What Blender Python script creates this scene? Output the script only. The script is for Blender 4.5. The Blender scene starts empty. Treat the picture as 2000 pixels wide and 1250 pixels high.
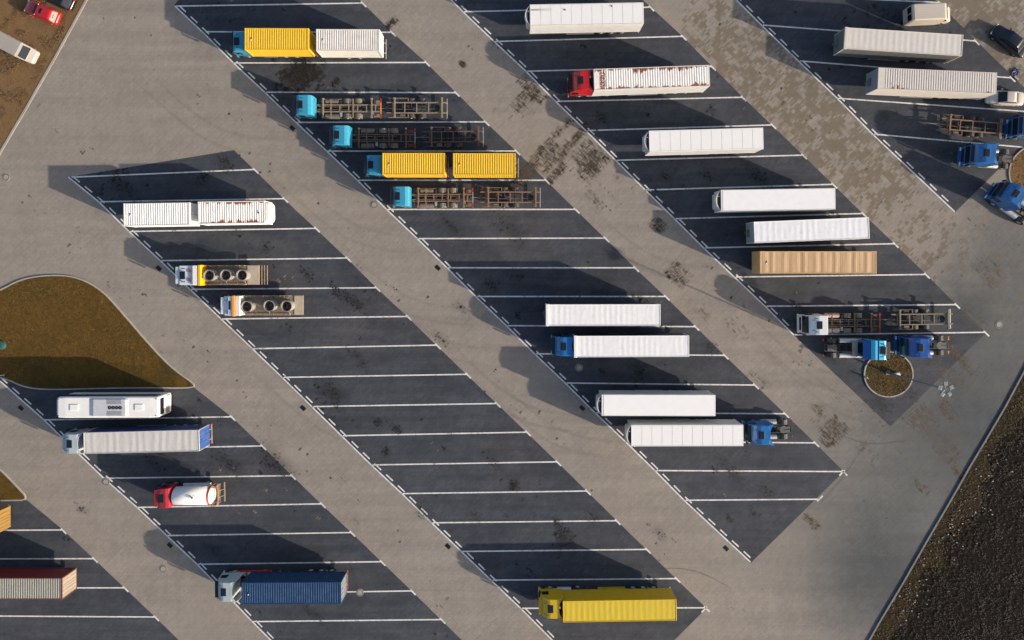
import bpy, bmesh, math, random
from mathutils import Vector, Matrix, noise as mnoise
R = math.radians
random.seed(7)
C = bpy.data.collections.new('scene'); bpy.context.scene.collection.children.link(C)
sc = bpy.context.scene

# ------------------------------------------------------------------ camera
H = 85.5                      # height of the drone above the ground, metres
FPX = 1330.0                  # focal length in pixels of the 2000 px wide photograph
NX, NY = 1000.0, 520.0        # point of the photograph straight below the drone
cam = bpy.data.cameras.new('camera'); camo = bpy.data.objects.new('camera', cam)
C.objects.link(camo); sc.camera = camo
cam.sensor_width = 36; cam.lens = 36 * FPX / 2000
cam.shift_x = 0.0; cam.shift_y = -(625 - NY) / 2000
cam.clip_start = 1; cam.clip_end = 3000
camo.location = (0, 0, H); camo.rotation_euler = (0, 0, 0)

# ------------------------------------------------------------------ world, sun, exposure
SUN_AZ = math.atan2(-83, 190)          # direction towards the sun, seen from above
SUN_EL = R(17.0)
w = bpy.data.worlds.new('World'); sc.world = w; w.use_nodes = True
nt = w.node_tree; nt.nodes.clear()
sky = nt.nodes.new('ShaderNodeTexSky'); sky.sky_type = 'NISHITA'; sky.sun_disc = False
sky.sun_elevation = SUN_EL; sky.sun_rotation = math.pi / 2 - SUN_AZ
sky.air_density = 0.8; sky.dust_density = 2.2; sky.ozone_density = 0.7
bg = nt.nodes.new('ShaderNodeBackground'); bg.inputs[1].default_value = 0.12
wo = nt.nodes.new('ShaderNodeOutputWorld')
nt.links.new(sky.outputs[0], bg.inputs[0]); nt.links.new(bg.outputs[0], wo.inputs[0])
sl = bpy.data.lights.new('sun', 'SUN'); sl.energy = 4.2; sl.angle = R(0.6); sl.color = (1.0, 0.86, 0.70)
so = bpy.data.objects.new('sun', sl); C.objects.link(so)
sd = Vector((math.cos(SUN_AZ) * math.cos(SUN_EL), math.sin(SUN_AZ) * math.cos(SUN_EL), math.sin(SUN_EL)))
so.rotation_euler = sd.to_track_quat('Z', 'Y').to_euler(); so.location = sd * 150
sc.view_settings.view_transform = 'Standard'; sc.view_settings.look = 'None'
sc.view_settings.gamma = 1.0; sc.view_settings.exposure = 0.76
sc.cycles.max_bounces = 6

# ------------------------------------------------------------------ helpers
def G(px, py, z=0.0):
    k = (H - z) / FPX
    return Vector(((px - NX) * k, -(py - NY) * k, z))
def tag(o, label=None, cat=None, group=None, kind=None):
    if label: o['label'] = label
    if cat: o['category'] = cat
    if group: o['group'] = group
    if kind: o['kind'] = kind
    return o
def thing(name, label, cat, loc=(0, 0, 0), rz=0.0, group=None):
    o = bpy.data.objects.new(name, None); C.objects.link(o)
    o.location = loc; o.rotation_euler = (0, 0, rz); o.empty_display_size = 0.3
    return tag(o, label, cat, group)
def _mk(name, bm, m, parent, smooth):
    me = bpy.data.meshes.new(name)
    bmesh.ops.recalc_face_normals(bm, faces=bm.faces)
    bm.to_mesh(me); bm.free()
    for mm in (m if isinstance(m, (list, tuple)) else [m]): me.materials.append(mm)
    if smooth:
        for p in me.polygons: p.use_smooth = True
    o = bpy.data.objects.new(name, me); C.objects.link(o)
    if parent: o.parent = parent
    return o
def _clusters(bm):
    """groups of faces that do not touch each other: each becomes a part of its own"""
    bm.verts.ensure_lookup_table(); bm.verts.index_update(); seen = set(); isl = []
    for v in bm.verts:
        if v.index in seen: continue
        st = [v]; seen.add(v.index); q = []
        while st:
            a = st.pop(); q.append(a)
            for e in a.link_edges:
                c = e.other_vert(a)
                if c.index not in seen: seen.add(c.index); st.append(c)
        lo = [min(a.co[k] for a in q) - .03 for k in range(3)]; hi = [max(a.co[k] for a in q) + .03 for k in range(3)]
        isl.append([lo, hi, q])
    if len(isl) > 260: return [q for _, _, q in isl[:1]]
    n = len(isl); par = list(range(n))
    def f(i):
        while par[i] != i: i = par[i]
        return i
    for i in range(n):
        for j in range(i + 1, n):
            if all(isl[i][0][k] <= isl[j][1][k] and isl[j][0][k] <= isl[i][1][k] for k in range(3)): par[f(i)] = f(j)
    out = {}
    for i in range(n): out.setdefault(f(i), []).extend(isl[i][2])
    return list(out.values())
def obj(name, bm, m, parent=None, smooth=False, split=True):
    if parent and split and len(bm.verts) < 6000:
        cl = _clusters(bm)
        if 1 < len(cl) <= 14:
            first = None
            for q in cl:
                ids = set(v.index for v in q); c = bm.copy(); c.verts.ensure_lookup_table()
                bmesh.ops.delete(c, geom=[v for v in c.verts if v.index not in ids], context='VERTS')
                o = _mk(name, c, m, parent, smooth); first = first or o
            bm.free(); return first
    return _mk(name, bm, m, parent, smooth)
def NB(): return bmesh.new()
def box(bm, x0, x1, y0, y1, z0, z1, bev=0.0, mi=0):
    r = bmesh.ops.create_cube(bm, size=1.0)
    vs = r['verts']
    for v in vs:
        v.co = Vector((x0 + (v.co.x + .5) * (x1 - x0), y0 + (v.co.y + .5) * (y1 - y0), z0 + (v.co.z + .5) * (z1 - z0)))
    fs = set(f for v in vs for f in v.link_faces)
    for f in fs: f.material_index = mi
    if bev > 0:
        es = list(set(e for v in vs for e in v.link_edges))
        bmesh.ops.bevel(bm, geom=es, offset=bev, segments=2, profile=0.6, affect='EDGES', material=mi)
def bxo(name, x0, x1, y0, y1, z0, z1, m, parent, bev=0.0):
    b = NB(); box(b, x0, x1, y0, y1, z0, z1, bev); return obj(name, b, m, parent)
def ringface(bm, rings, mi=0, caps=True, close=True):
    vr = [[bm.verts.new(p) for p in ring] for ring in rings]
    n = len(vr[0])
    for a, b in zip(vr[:-1], vr[1:]):
        for i in range(n if close else n - 1):
            j = (i + 1) % n
            f = bm.faces.new((a[i], a[j], b[j], b[i])); f.material_index = mi
    if caps:
        f = bm.faces.new(vr[0][::-1]); f.material_index = mi
        f = bm.faces.new(vr[-1]); f.material_index = mi
    return vr
def cyl(bm, p0, p1, r0, r1=None, n=14, mi=0, caps=True):
    p0 = Vector(p0); p1 = Vector(p1); r1 = r0 if r1 is None else r1
    d = (p1 - p0).normalized(); a = d.orthogonal().normalized(); b = d.cross(a)
    f = lambda p, r: [p + (a * math.cos(2 * math.pi * i / n) + b * math.sin(2 * math.pi * i / n)) * r for i in range(n)]
    ringface(bm, [f(p0, r0), f(p1, r1)], mi, caps)
def tube(bm, pts, r, n=6, mi=0):
    for a, b in zip(pts[:-1], pts[1:]): cyl(bm, a, b, r, r, n, mi)
def rr(x, hw, z0, z1, r, n=3):
    """rounded rectangle ring in the y-z plane at x"""
    r = min(r, hw * .98, (z1 - z0) * .49); pts = []
    for cy, cz, a0 in ((hw - r, z1 - r, 0), (-hw + r, z1 - r, 90), (-hw + r, z0 + r, 180), (hw - r, z0 + r, 270)):
        for k in range(n + 1):
            a = R(a0 + 90 * k / n); pts.append(Vector((x, cy + r * math.cos(a), cz + r * math.sin(a))))
    return pts
def loft(bm, st, n=3, mi=0):
    """stations: (x, half width, z0, z1, corner radius)"""
    ringface(bm, [rr(*s, n=n) for s in st], mi)
def plate(bm, pts, t=0.02, mi=0):
    """flat polygon with real thickness, pushed out along its own normal"""
    pts = [Vector(p) for p in pts]
    nrm = (pts[1] - pts[0]).cross(pts[2] - pts[0]).normalized() * t
    a = [bm.verts.new(p) for p in pts]; b = [bm.verts.new(p + nrm) for p in pts]
    n = len(pts)
    fs = [bm.faces.new(a[::-1]), bm.faces.new(b)]
    for i in range(n): fs.append(bm.faces.new((a[i], a[(i + 1) % n], b[(i + 1) % n], b[i])))
    for f in fs: f.material_index = mi
def prof(bm, pts, hw, hwf=None, bev=0.05, mi=0):
    """side profile (x,z) across the width; hwf(x,z) gives the half width at each point"""
    f = hwf or (lambda x, z: hw)
    a = [bm.verts.new((x, -f(x, z), z)) for x, z in pts]; b = [bm.verts.new((x, f(x, z), z)) for x, z in pts]
    n = len(pts); fs = [bm.faces.new(a), bm.faces.new(b[::-1])]
    for i in range(n): fs.append(bm.faces.new((a[(i + 1) % n], a[i], b[i], b[(i + 1) % n])))
    for q in fs: q.material_index = mi
    if bev > 0:
        es = list(set(e for q in fs for e in q.edges))
        bmesh.ops.bevel(bm, geom=es, offset=bev, segments=2, profile=0.6, affect='EDGES', material=mi)
def corr(bm, x0, x1, pitch, dep, A, B, mi=0):
    """corrugated sheet: A(x,d), B(x,d) give its two edges"""
    n = max(2, round((x1 - x0) / pitch)); p = (x1 - x0) / n; xs = []
    for i in range(n):
        b = x0 + i * p
        xs += [(b + .05 * p, 0), (b + .42 * p, 0), (b + .55 * p, dep), (b + .92 * p, dep)]
    xs = [(x0, 0)] + xs + [(x1, 0)]
    va = [bm.verts.new(A(x, d)) for x, d in xs]; vb = [bm.verts.new(B(x, d)) for x, d in xs]
    for i in range(len(xs) - 1):
        f = bm.faces.new((va[i], va[i + 1], vb[i + 1], vb[i])); f.material_index = mi
def copy_tree(o, parent=None):
    c = o.copy(); C.objects.link(c)
    if parent: c.parent = parent
    for ch in list(o.children): copy_tree(ch, c)
    return c

# ------------------------------------------------------------------ materials
def lk(nt, a, b): nt.links.new(a, b)
def newmat(name):
    m = bpy.data.materials.new(name); m.use_nodes = True; nt = m.node_tree; nt.nodes.clear()
    o = nt.nodes.new('ShaderNodeOutputMaterial'); p = nt.nodes.new('ShaderNodeBsdfPrincipled')
    lk(nt, p.outputs[0], o.inputs[0]); return m, nt, p
def nz(nt, vec, scale, detail=3, rough=.55):
    n = nt.nodes.new('ShaderNodeTexNoise'); n.inputs['Scale'].default_value = scale
    n.inputs['Detail'].default_value = detail; n.inputs['Roughness'].default_value = rough
    lk(nt, vec, n.inputs['Vector']); return n.outputs['Fac']
def mr(nt, v, a, b, c=0.0, d=1.0):
    n = nt.nodes.new('ShaderNodeMapRange'); n.inputs[1].default_value = a; n.inputs[2].default_value = b
    n.inputs[3].default_value = c; n.inputs[4].default_value = d; lk(nt, v, n.inputs[0]); return n.outputs[0]
def mth(nt, op, a, b=None):
    n = nt.nodes.new('ShaderNodeMath'); n.operation = op
    for i, v in enumerate((a, b)):
        if v is None: continue
        if isinstance(v, (int, float)): n.inputs[i].default_value = v
        else: lk(nt, v, n.inputs[i])
    return n.outputs[0]
def mixc(nt, f, a, b, bt='MIX'):
    n = nt.nodes.new('ShaderNodeMix'); n.data_type = 'RGBA'; n.blend_type = bt
    for i, v in ((0, f), (6, a), (7, b)):
        if isinstance(v, (int, float)): n.inputs[i].default_value = v
        elif isinstance(v, (tuple, list)): n.inputs[i].default_value = (v[0], v[1], v[2], 1)
        else: lk(nt, v, n.inputs[i])
    return n.outputs[2]
def coords(nt, rot=0.0, sc_=(1, 1, 1), loc=(0, 0, 0)):
    t = nt.nodes.new('ShaderNodeTexCoord'); m = nt.nodes.new('ShaderNodeMapping')
    m.inputs['Rotation'].default_value = (0, 0, rot); m.inputs['Scale'].default_value = sc_
    m.inputs['Location'].default_value = loc
    lk(nt, t.outputs['Object'], m.inputs[0]); return m.outputs[0]
def bump(nt, p, h, strength=.3, dist=.02):
    b = nt.nodes.new('ShaderNodeBump'); b.inputs['Strength'].default_value = strength
    b.inputs['Distance'].default_value = dist; lk(nt, h, b.inputs['Height']); lk(nt, b.outputs[0], p.inputs['Normal'])
_mc = {}
def M(name, col=(.5, .5, .5), rough=.5, metal=0.0, dirt=.25, dcol=(.16, .13, .10), scale=1.2, coat=0.0):
    """painted / plain surface with uneven grime"""
    if name in _mc: return _mc[name]
    m, nt, p = newmat(name); v = coords(nt)
    n1 = nz(nt, v, scale, 6, .65); n2 = nz(nt, v, scale * 7, 3)
    f = mr(nt, n1, .42, .75, 0, dirt)
    c = mixc(nt, f, col, dcol)
    c = mixc(nt, mr(nt, n2, .3, .7, 0, .22), c, tuple(x * .82 for x in col))
    lk(nt, c, p.inputs['Base Color']); p.inputs['Metallic'].default_value = metal
    lk(nt, mr(nt, n1, .3, .7, rough * .85, min(1, rough * 1.25)), p.inputs['Roughness'])
    if coat: p.inputs['Coat Weight'].default_value = coat
    bump(nt, p, n2, .12, .01)
    _mc[name] = m; return m
def Mbands(name, col, col2, period, rough=.5, amt=.5, wrinkle=0.0):
    """tarpaulin / panel roof: bands across the length where sheets meet or roof bows press through"""
    m, nt, p = newmat(name); v = coords(nt)
    wv = nt.nodes.new('ShaderNodeTexWave'); wv.wave_type = 'BANDS'; wv.bands_direction = 'X'
    wv.inputs['Scale'].default_value = 0.314159 / period; wv.inputs['Distortion'].default_value = 0.25 + wrinkle
    wv.inputs['Detail'].default_value = 3; lk(nt, v, wv.inputs[0])
    s = coords(nt, 0, (1.3, .12, 1)); n1 = nz(nt, s, 1.0, 5, .6); n2 = nz(nt, v, 2.2, 5, .6)
    c = mixc(nt, mr(nt, wv.outputs['Fac'], .35, .9, 0, amt), col, col2)
    c = mixc(nt, mr(nt, n1, .45, .8, 0, amt * .9), c, col2)
    c = mixc(nt, mr(nt, n2, .5, .8, 0, .22), c, (.30, .28, .25))
    lk(nt, c, p.inputs['Base Color']); p.inputs['Roughness'].default_value = rough
    h = mth(nt, 'ADD', mth(nt, 'MULTIPLY', wv.outputs['Fac'], .45), mth(nt, 'MULTIPLY', n2, .7 + wrinkle)); bump(nt, p, h, .22, .03)
    return m
def Mrust(name, col, hw, amount=.5, off=0.0, ends=0.0, x0=-6.8):
    """white painted corrugated roof rusting through along its long edges"""
    m, nt, p = newmat(name); v = coords(nt); sp = nt.nodes.new('ShaderNodeSeparateXYZ'); lk(nt, v, sp.inputs[0])
    e = mth(nt, 'SUBTRACT', 1.0, mth(nt, 'DIVIDE', mth(nt, 'ABSOLUTE', sp.outputs[1]), hw))   # 0 at the long edge, 1 on the centre line
    strk = nz(nt, coords(nt, 0, (1.9, .25, .01), (off * 3, off, 0)), 1.0, 4, .75)
    big = nz(nt, coords(nt, 0, (.28, .38, .01), (off, 0, 0)), 1.0, 2)
    ln = mth(nt, 'MULTIPLY', mr(nt, strk, .40, .72, 0, 1.0), mr(nt, big, .62 - amount * .32, .70, .0, 1.0))
    fine = nz(nt, v, 6, 3, .7)
    s = mth(nt, 'SUBTRACT', mth(nt, 'MULTIPLY', ln, .95), mth(nt, 'ADD', e, mth(nt, 'MULTIPLY', fine, .10)))
    f = mr(nt, s, -.05, .03, 0, 1)
    end = mr(nt, sp.outputs[0], ends, ends + .01, 0, 1) if ends else 0.0
    if ends: f = mth(nt, 'MAXIMUM', f, mth(nt, 'MULTIPLY', mth(nt, 'MULTIPLY', mr(nt, mth(nt, 'ABSOLUTE', mth(nt, 'SUBTRACT', sp.outputs[0], ends)), .30, .42, 1, 0), mr(nt, fine, .40, .5, 0, 1)), mr(nt, mth(nt, 'ABSOLUTE', sp.outputs[1]), .9, 1.05, 1, 0)))
    rc = mixc(nt, nz(nt, v, 5, 3), (.33, .10, .035), (.16, .045, .02))
    n2 = nz(nt, v, 1.5, 5, .6)
    base = mixc(nt, mr(nt, n2, .45, .8, 0, .35), col, (.42, .37, .31))
    lk(nt, mixc(nt, f, base, rc), p.inputs['Base Color']); p.inputs['Roughness'].default_value = .55
    return m
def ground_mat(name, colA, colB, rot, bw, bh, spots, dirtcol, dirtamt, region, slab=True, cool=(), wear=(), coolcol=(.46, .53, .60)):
    """block paving laid at an angle: colour per block, panel joints, dirt that follows the blocks"""
    m, nt, p = newmat(name); v = coords(nt, rot); vw = coords(nt)
    br = nt.nodes.new('ShaderNodeTexBrick'); lk(nt, v, br.inputs['Vector'])
    br.inputs['Color1'].default_value = (*colA, 1); br.inputs['Color2'].default_value = (*colB, 1)
    br.inputs['Mortar'].default_value = (*[x * .72 for x in colA], 1); br.inputs['Scale'].default_value = 1.0
    br.inputs['Mortar Size'].default_value = .012; br.inputs['Brick Width'].default_value = bw
    br.inputs['Row Height'].default_value = bh; br.inputs['Bias'].default_value = -.1
    c = br.outputs[0]
    if slab:
        b2 = nt.nodes.new('ShaderNodeTexBrick'); lk(nt, v, b2.inputs['Vector'])
        b2.inputs['Color1'].default_value = (1, 1, 1, 1); b2.inputs['Color2'].default_value = (.86, .87, .88, 1)
        b2.inputs['Mortar'].default_value = (.70, .69, .67, 1); b2.inputs['Scale'].default_value = 1.0
        b2.inputs['Mortar Size'].default_value = .045; b2.inputs['Mortar Smooth'].default_value = .6
        b2.inputs['Brick Width'].default_value = 1.15; b2.inputs['Row Height'].default_value = .98
        c = mixc(nt, mr(nt, nz(nt, vw, .12, 2), .35, .65, .15, .8), c, b2.outputs[0], 'MULTIPLY')
    big = nz(nt, vw, .035, 4, .6); mid = nz(nt, vw, .35, 4, .6); fin = nz(nt, vw, 3.5, 4, .7)
    c = mixc(nt, mr(nt, big, .35, .7, 0, .28), c, tuple(x * .72 for x in colA))
    c = mixc(nt, mr(nt, mid, .4, .75, 0, .20), c, tuple(x * .70 for x in colB))
    c = mixc(nt, mr(nt, fin, .35, .75, 0, .22), c, tuple(x * .62 for x in colA))
    for (x, y, r, wt) in cool:      # tinted areas: edge darkening painted into PAVE, browner tone in BAY
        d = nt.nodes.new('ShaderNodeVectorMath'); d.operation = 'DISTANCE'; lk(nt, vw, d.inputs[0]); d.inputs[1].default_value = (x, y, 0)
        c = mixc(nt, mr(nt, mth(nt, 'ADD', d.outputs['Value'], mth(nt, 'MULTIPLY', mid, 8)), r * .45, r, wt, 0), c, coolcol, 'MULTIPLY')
    for (rt, sx, sy, amt, mul) in wear:
        wn = nz(nt, coords(nt, rt, (sx, sy, 1)), 1.0, 4, .6)
        c = mixc(nt, mr(nt, wn, .42, .70, 0, amt), c, mul, 'MULTIPLY')
        wn = nz(nt, coords(nt, rt, (sx * 1.3, sy * 1.7, 1), (31, 7, 0)), 1.0, 3, .6)
        c = mixc(nt, mr(nt, wn, .52, .74, 0, amt * .8), c, tuple(min(1.6, 1 / x ** .5) for x in mul), 'MULTIPLY')
    dr = nz(nt, vw, .9, 2, .5)
    c = mixc(nt, mr(nt, dr, .70, .80, 0, .5), c, (.55, .52, .50), 'MULTIPLY')
    # block-shaped stains
    sn = nt.nodes.new('ShaderNodeVectorMath'); sn.operation = 'SNAP'; lk(nt, v, sn.inputs[0])
    sn.inputs[1].default_value = (.46, .21, 10)
    q = nz(nt, sn.outputs[0], .62, 7, .80)
    # where the dirt lies: blobs on the ground (x, y, radius, weight)
    acc = None
    for (x, y, r, wt) in region:
        d = nt.nodes.new('ShaderNodeVectorMath'); d.operation = 'DISTANCE'; lk(nt, vw, d.inputs[0]); d.inputs[1].default_value = (x, y, 0)
        t = mr(nt, d.outputs['Value'], r * .35, r, wt, 0)
        acc = t if acc is None else mth(nt, 'MAXIMUM', acc, t)
    if acc is None: acc = 0.0
    th = mth(nt, 'ADD', q, mth(nt, 'MULTIPLY', acc, .225) if not isinstance(acc, float) else 0.0)
    f = mr(nt, th, .68 - spots, .73 - spots, 0, dirtamt)
    dc = mixc(nt, nz(nt, vw, 1.1, 4), dirtcol, tuple(x * .6 for x in dirtcol))
    c = mixc(nt, f, c, dc)
    lk(nt, c, p.inputs['Base Color']); lk(nt, mr(nt, mid, .3, .7, .75, .95), p.inputs['Roughness'])
    p.inputs['Specular IOR Level'].default_value = .25
    bump(nt, p, mth(nt, 'ADD', fin, br.outputs['Fac']), .25, .01)
    return m
def stain_mat(name, col, amt=.9):
    m, nt, p = newmat(name); nt.links.remove(p.outputs[0].links[0])
    at = nt.nodes.new('ShaderNodeAttribute'); at.attribute_name = 'fade'
    tr = nt.nodes.new('ShaderNodeBsdfTransparent'); mx = nt.nodes.new('ShaderNodeMixShader')
    n = nz(nt, coords(nt), 4.0, 3, .7)
    lk(nt, mth(nt, 'MULTIPLY', mth(nt, 'MULTIPLY', at.outputs['Fac'], amt), mr(nt, n, .3, .6, .55, 1)), mx.inputs[0])
    lk(nt, tr.outputs[0], mx.inputs[1]); lk(nt, p.outputs[0], mx.inputs[2])
    o = [q for q in nt.nodes if q.type == 'OUTPUT_MATERIAL'][0]; lk(nt, mx.outputs[0], o.inputs[0])
    p.inputs['Base Color'].default_value = (*col, 1); p.inputs['Roughness'].default_value = .75; return m
def soil_mat(name, a, b, c_, scale=1.0, bd=.08, bs=.9):
    m, nt, p = newmat(name); v = coords(nt)
    n1 = nz(nt, v, .12 * scale, 5, .65); n2 = nz(nt, v, 1.1 * scale, 6, .75); n3 = nz(nt, v, 7 * scale, 4, .7)
    c = mixc(nt, mr(nt, n1, .38, .62), a, b)
    c = mixc(nt, mr(nt, n2, .45, .68, 0, .8), c, c_)
    c = mixc(nt, mr(nt, n3, .35, .7, 0, .6), c, tuple(x * .45 for x in a))
    lk(nt, c, p.inputs['Base Color']); p.inputs['Roughness'].default_value = .95
    p.inputs['Specular IOR Level'].default_value = .1
    bump(nt, p, mth(nt, 'ADD', n2, n3), bs, bd)
    return m

ROT = -R(44.2)
_g = lambda px, py: G(px, py).to_2d()
def reg(l): return [(_g(a, b).x, _g(a, b).y, r, wt) for a, b, r, wt in l]
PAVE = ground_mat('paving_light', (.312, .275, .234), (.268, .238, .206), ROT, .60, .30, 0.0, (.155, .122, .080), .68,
    reg([(1480, 130, 12, 1.0), (1600, 250, 12, 1.05), (1400, 60, 9, .9), (1720, 330, 11, 1.0), (1800, 470, 9, .8), (1120, 290, 6, .62), (1010, 210, 5, .55),
         (1560, 200, 9, 1.0), (1900, 60, 14, 1.1), (1960, 180, 10, 1.1), (1870, 500, 6, .7), (1320, 530, 4, .5), (1860, 720, 9, .45), (1600, 830, 4, .6), (1240, 330, 5, .5), (1980, 520, 9, .6), (1780, 850, 6, .4), (1060, 190, 4, .5), (1180, 330, 5, .55)]),
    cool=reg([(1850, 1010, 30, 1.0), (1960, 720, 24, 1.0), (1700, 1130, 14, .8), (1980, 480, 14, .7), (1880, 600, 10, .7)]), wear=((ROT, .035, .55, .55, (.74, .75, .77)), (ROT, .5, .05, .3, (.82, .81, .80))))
BAY = ground_mat('paving_dark', (.062, .069, .082), (.080, .086, .099), ROT, .60, .30, 0.0, (.012, .011, .011), .85,
    reg([(585, 150, 6, .9), (450, 40, 7, .5), (1050, 960, 5, .35), (230, 360, 6, .62), (700, 600, 5, .5), (540, 880, 6, .55), (640, 800, 6, .55), (1100, 1040, 5, .5),
         (1300, 660, 5, .5), (870, 950, 5, .35), (1300, 350, 6, .4), (1420, 950, 6, .4), (720, 570, 4, .6), (1270, 770, 4, .5), (920, 690, 6, .3), (1700, 20, 9, .6)]), slab=True, cool=reg([(1010, 440, 11, 1), (880, 600, 12, .8), (700, 640, 10, .8), (560, 520, 8, .6), (1000, 900, 10, .5), (1120, 590, 8, .6), (1500, 590, 8, .5), (480, 930, 9, .5), (950, 1100, 8, .5)]), coolcol=(1.28, 1.13, 1.0), wear=((0, .55, .5, .7, (.76, .76, .79)), (0, .06, .75, .85, (.66, .70, .76)), (0, .12, .16, .7, (.70, .70, .70)), (R(30), .2, .6, .5, (.70, .70, .74))))
SOIL = soil_mat('dry_soil', (.235, .140, .062), (.175, .115, .062), (.13, .085, .045), 1.0, .06)
LAWN = soil_mat('dry_lawn', (.135, .077, .017), (.105, .066, .016), (.050, .033, .010), 1.6, .10)
LAWN2 = soil_mat('patchy_verge', (.145, .088, .040), (.060, .050, .018), (.05, .030, .014), 2.2, .12)
SCRUB = soil_mat('dark_scrub_soil', (.010, .0065, .0045), (.007, .005, .0035), (.005, .0035, .003), .8, .04, .35)
KERB = M('kerb_concrete', (.36, .34, .30), .85, 0, .55, scale=.6)
KERBD = M('kerb_dark', (.15, .16, .165), .85, 0, .5)
def paint_mat():
    m, nt, p = newmat('road_paint'); v = coords(nt)
    n = nz(nt, v, 2.5, 6, .75); n2 = nz(nt, coords(nt, ROT, (1, 1, 1)), .9, 3)
    c = mixc(nt, mr(nt, n, .47, .74, 0, .85), (.68, .67, .65), (.17, .17, .18))
    c = mixc(nt, mr(nt, n2, .45, .7, 0, .25), c, (.45, .44, .42))
    n3 = nz(nt, v, .7, 5, .8); n4 = nz(nt, v, 9, 3, .7)
    c = mixc(nt, mth(nt, 'MULTIPLY', mr(nt, n3, .56, .66, 0, .9), mr(nt, n4, .35, .55, 0, 1)), c, (.11, .11, .12))
    lk(nt, c, p.inputs['Base Color']); p.inputs['Roughness'].default_value = .7; return m
PAINT = paint_mat()

WHITE = M('white_paint', (.80, .79, .76), .4, 0, .12)
WHITE2 = M('off_white_paint', (.70, .67, .61), .45, 0, .3)
SILVER = M('silver_paint', (.42, .48, .50), .35, .2, .2)
LBLUE = M('light_blue_paint', (.035, .30, .46), .38, 0, .12, coat=.3)
MBLUE = M('mid_blue_paint', (.012, .16, .42), .32, 0, .10, coat=.4)
DBLUE = M('deep_blue_paint', (.008, .085, .34), .32, 0, .08, coat=.4)
CYAN = M('cyan_paint', (.06, .50, .72), .32, 0, .1, coat=.4)
RED = M('red_paint', (.52, .012, .016), .32, 0, .1, coat=.4)
DRED = M('dark_red_paint', (.33, .012, .022), .35, 0, .1, coat=.3)
YEL = M('yellow_paint', (.64, .41, .012), .4, 0, .12, (.35, .2, .03), coat=.2)
YELC = M('yellow_container_paint', (.74, .46, .025), .45, 0, .28, (.42, .25, .04), 2.0)
ORANGE = M('orange_paint', (.80, .30, .02), .4, 0, .15)
REDOR = M('red_orange_marker', (.70, .09, .03), .5, 0, .2)
NAVY = M('navy_container_paint', (.005, .045, .125), .75, 0, .3, (.01, .03, .06), 1.5)
NAVY2 = M('navy_metal', (.01, .022, .06), .5, 0, .2)
MAROON = M('maroon_paint', (.15, .012, .02), .5, 0, .2)
CREAM = M('cream_paint', (.62, .57, .50), .5, 0, .25)
GREY = M('grey_panel', (.30, .31, .32), .5, 0, .3)
LGREY = M('light_grey_panel', (.55, .56, .56), .5, 0, .25)
BLACK = M('black_plastic', (.012, .013, .015), .45, 0, .15, (.05, .045, .04))
DARK = M('dark_chassis_steel', (.03, .03, .032), .6, .1, .45, (.10, .075, .05))
DUSTY = M('dusty_steel', (.16, .145, .12), .7, .1, .5, (.07, .055, .04), 2.5)
ALU = M('aluminium', (.60, .60, .58), .35, .75, .2)
GLASS = M('dark_glass', (.010, .014, .020), .08, 0, .03)
RUSTY = M('rusty_beam_steel', (.24, .145, .085), .75, 0, .7, (.12, .05, .025), 3.0)
TANB = M('dusty_beam_steel', (.27, .215, .15), .75, 0, .6, (.17, .085, .04), 3.0)
BROWNB = M('brown_beam_steel', (.15, .085, .055), .75, 0, .6, (.085, .05, .035), 3.0)
RUBBER = M('tyre_rubber', (.016, .016, .017), .85, 0, .5, (.06, .055, .05), 4.0)
RIMM = M('wheel_rim_grey', (.55, .55, .53), .45, .3, .3)
LAMPR = M('tail_lamp_red', (.45, .02, .015), .3, 0, .1)
LAMPA = M('amber_lamp', (.85, .33, .02), .3, 0, .1)
LAMPW = M('head_lamp_lens', (.75, .75, .72), .15, 0, .05)
STEELR = M('galvanised_steel', (.46, .45, .42), .45, .5, .35, (.2, .12, .07), 4)
TIMBER = M('weathered_deck', (.23, .175, .125), .85, 0, .6, (.11, .08, .055), 2.5)
IRON = M('cast_iron', (.035, .027, .024), .8, .2, .5, (.07, .05, .035))
DECKG = M('light_deck', (.40, .34, .27), .8, 0, .5, (.22, .18, .14), 2)

# ================================================================== SETTING
def sheet(name, pts, z, m, kind='structure', label=None):
    b = NB(); vs = [b.verts.new((p[0], p[1], z)) for p in pts]; b.faces.new(vs)
    bmesh.ops.triangulate(b, faces=b.faces)
    o = obj(name, b, m); tag(o, label, None, None, kind)
    me = o.data
    for p in me.polygons:
        if p.normal.z < 0: p.flip()
    return o
def PX(l): return [tuple(G(x, y).to_2d()) for x, y in l]
b = NB(); box(b, -1400, 1400, -1400, 1400, -.6, -.05); tag(obj('ground', b, SOIL), kind='structure')

east = [(2300, 120), (2160, 400), (2060, 600), (2000, 724), (1962, 795), (1924, 860), (1897, 905), (1852, 984), (1808, 1059), (1763, 1138), (1718, 1213), (1600, 1420), (1400, 1780)]
west = [(420, -420), (230, -110), (169, 0), (108, 112), (52, 210), (0, 299), (-100, 470), (-420, 1010)]
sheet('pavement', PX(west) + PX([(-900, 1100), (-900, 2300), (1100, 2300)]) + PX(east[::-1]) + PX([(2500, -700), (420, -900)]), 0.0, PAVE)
sheet('scrub_ground', PX(east) + PX([(1400, 3000), (4200, 3000), (4200, -400), (2500, -300)]), .02, SCRUB)
sheet('dirt_lot', PX(west[:-1]) + PX([(-1500, 900), (-1500, -900), (420, -900)]), .012, SOIL)

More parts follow.
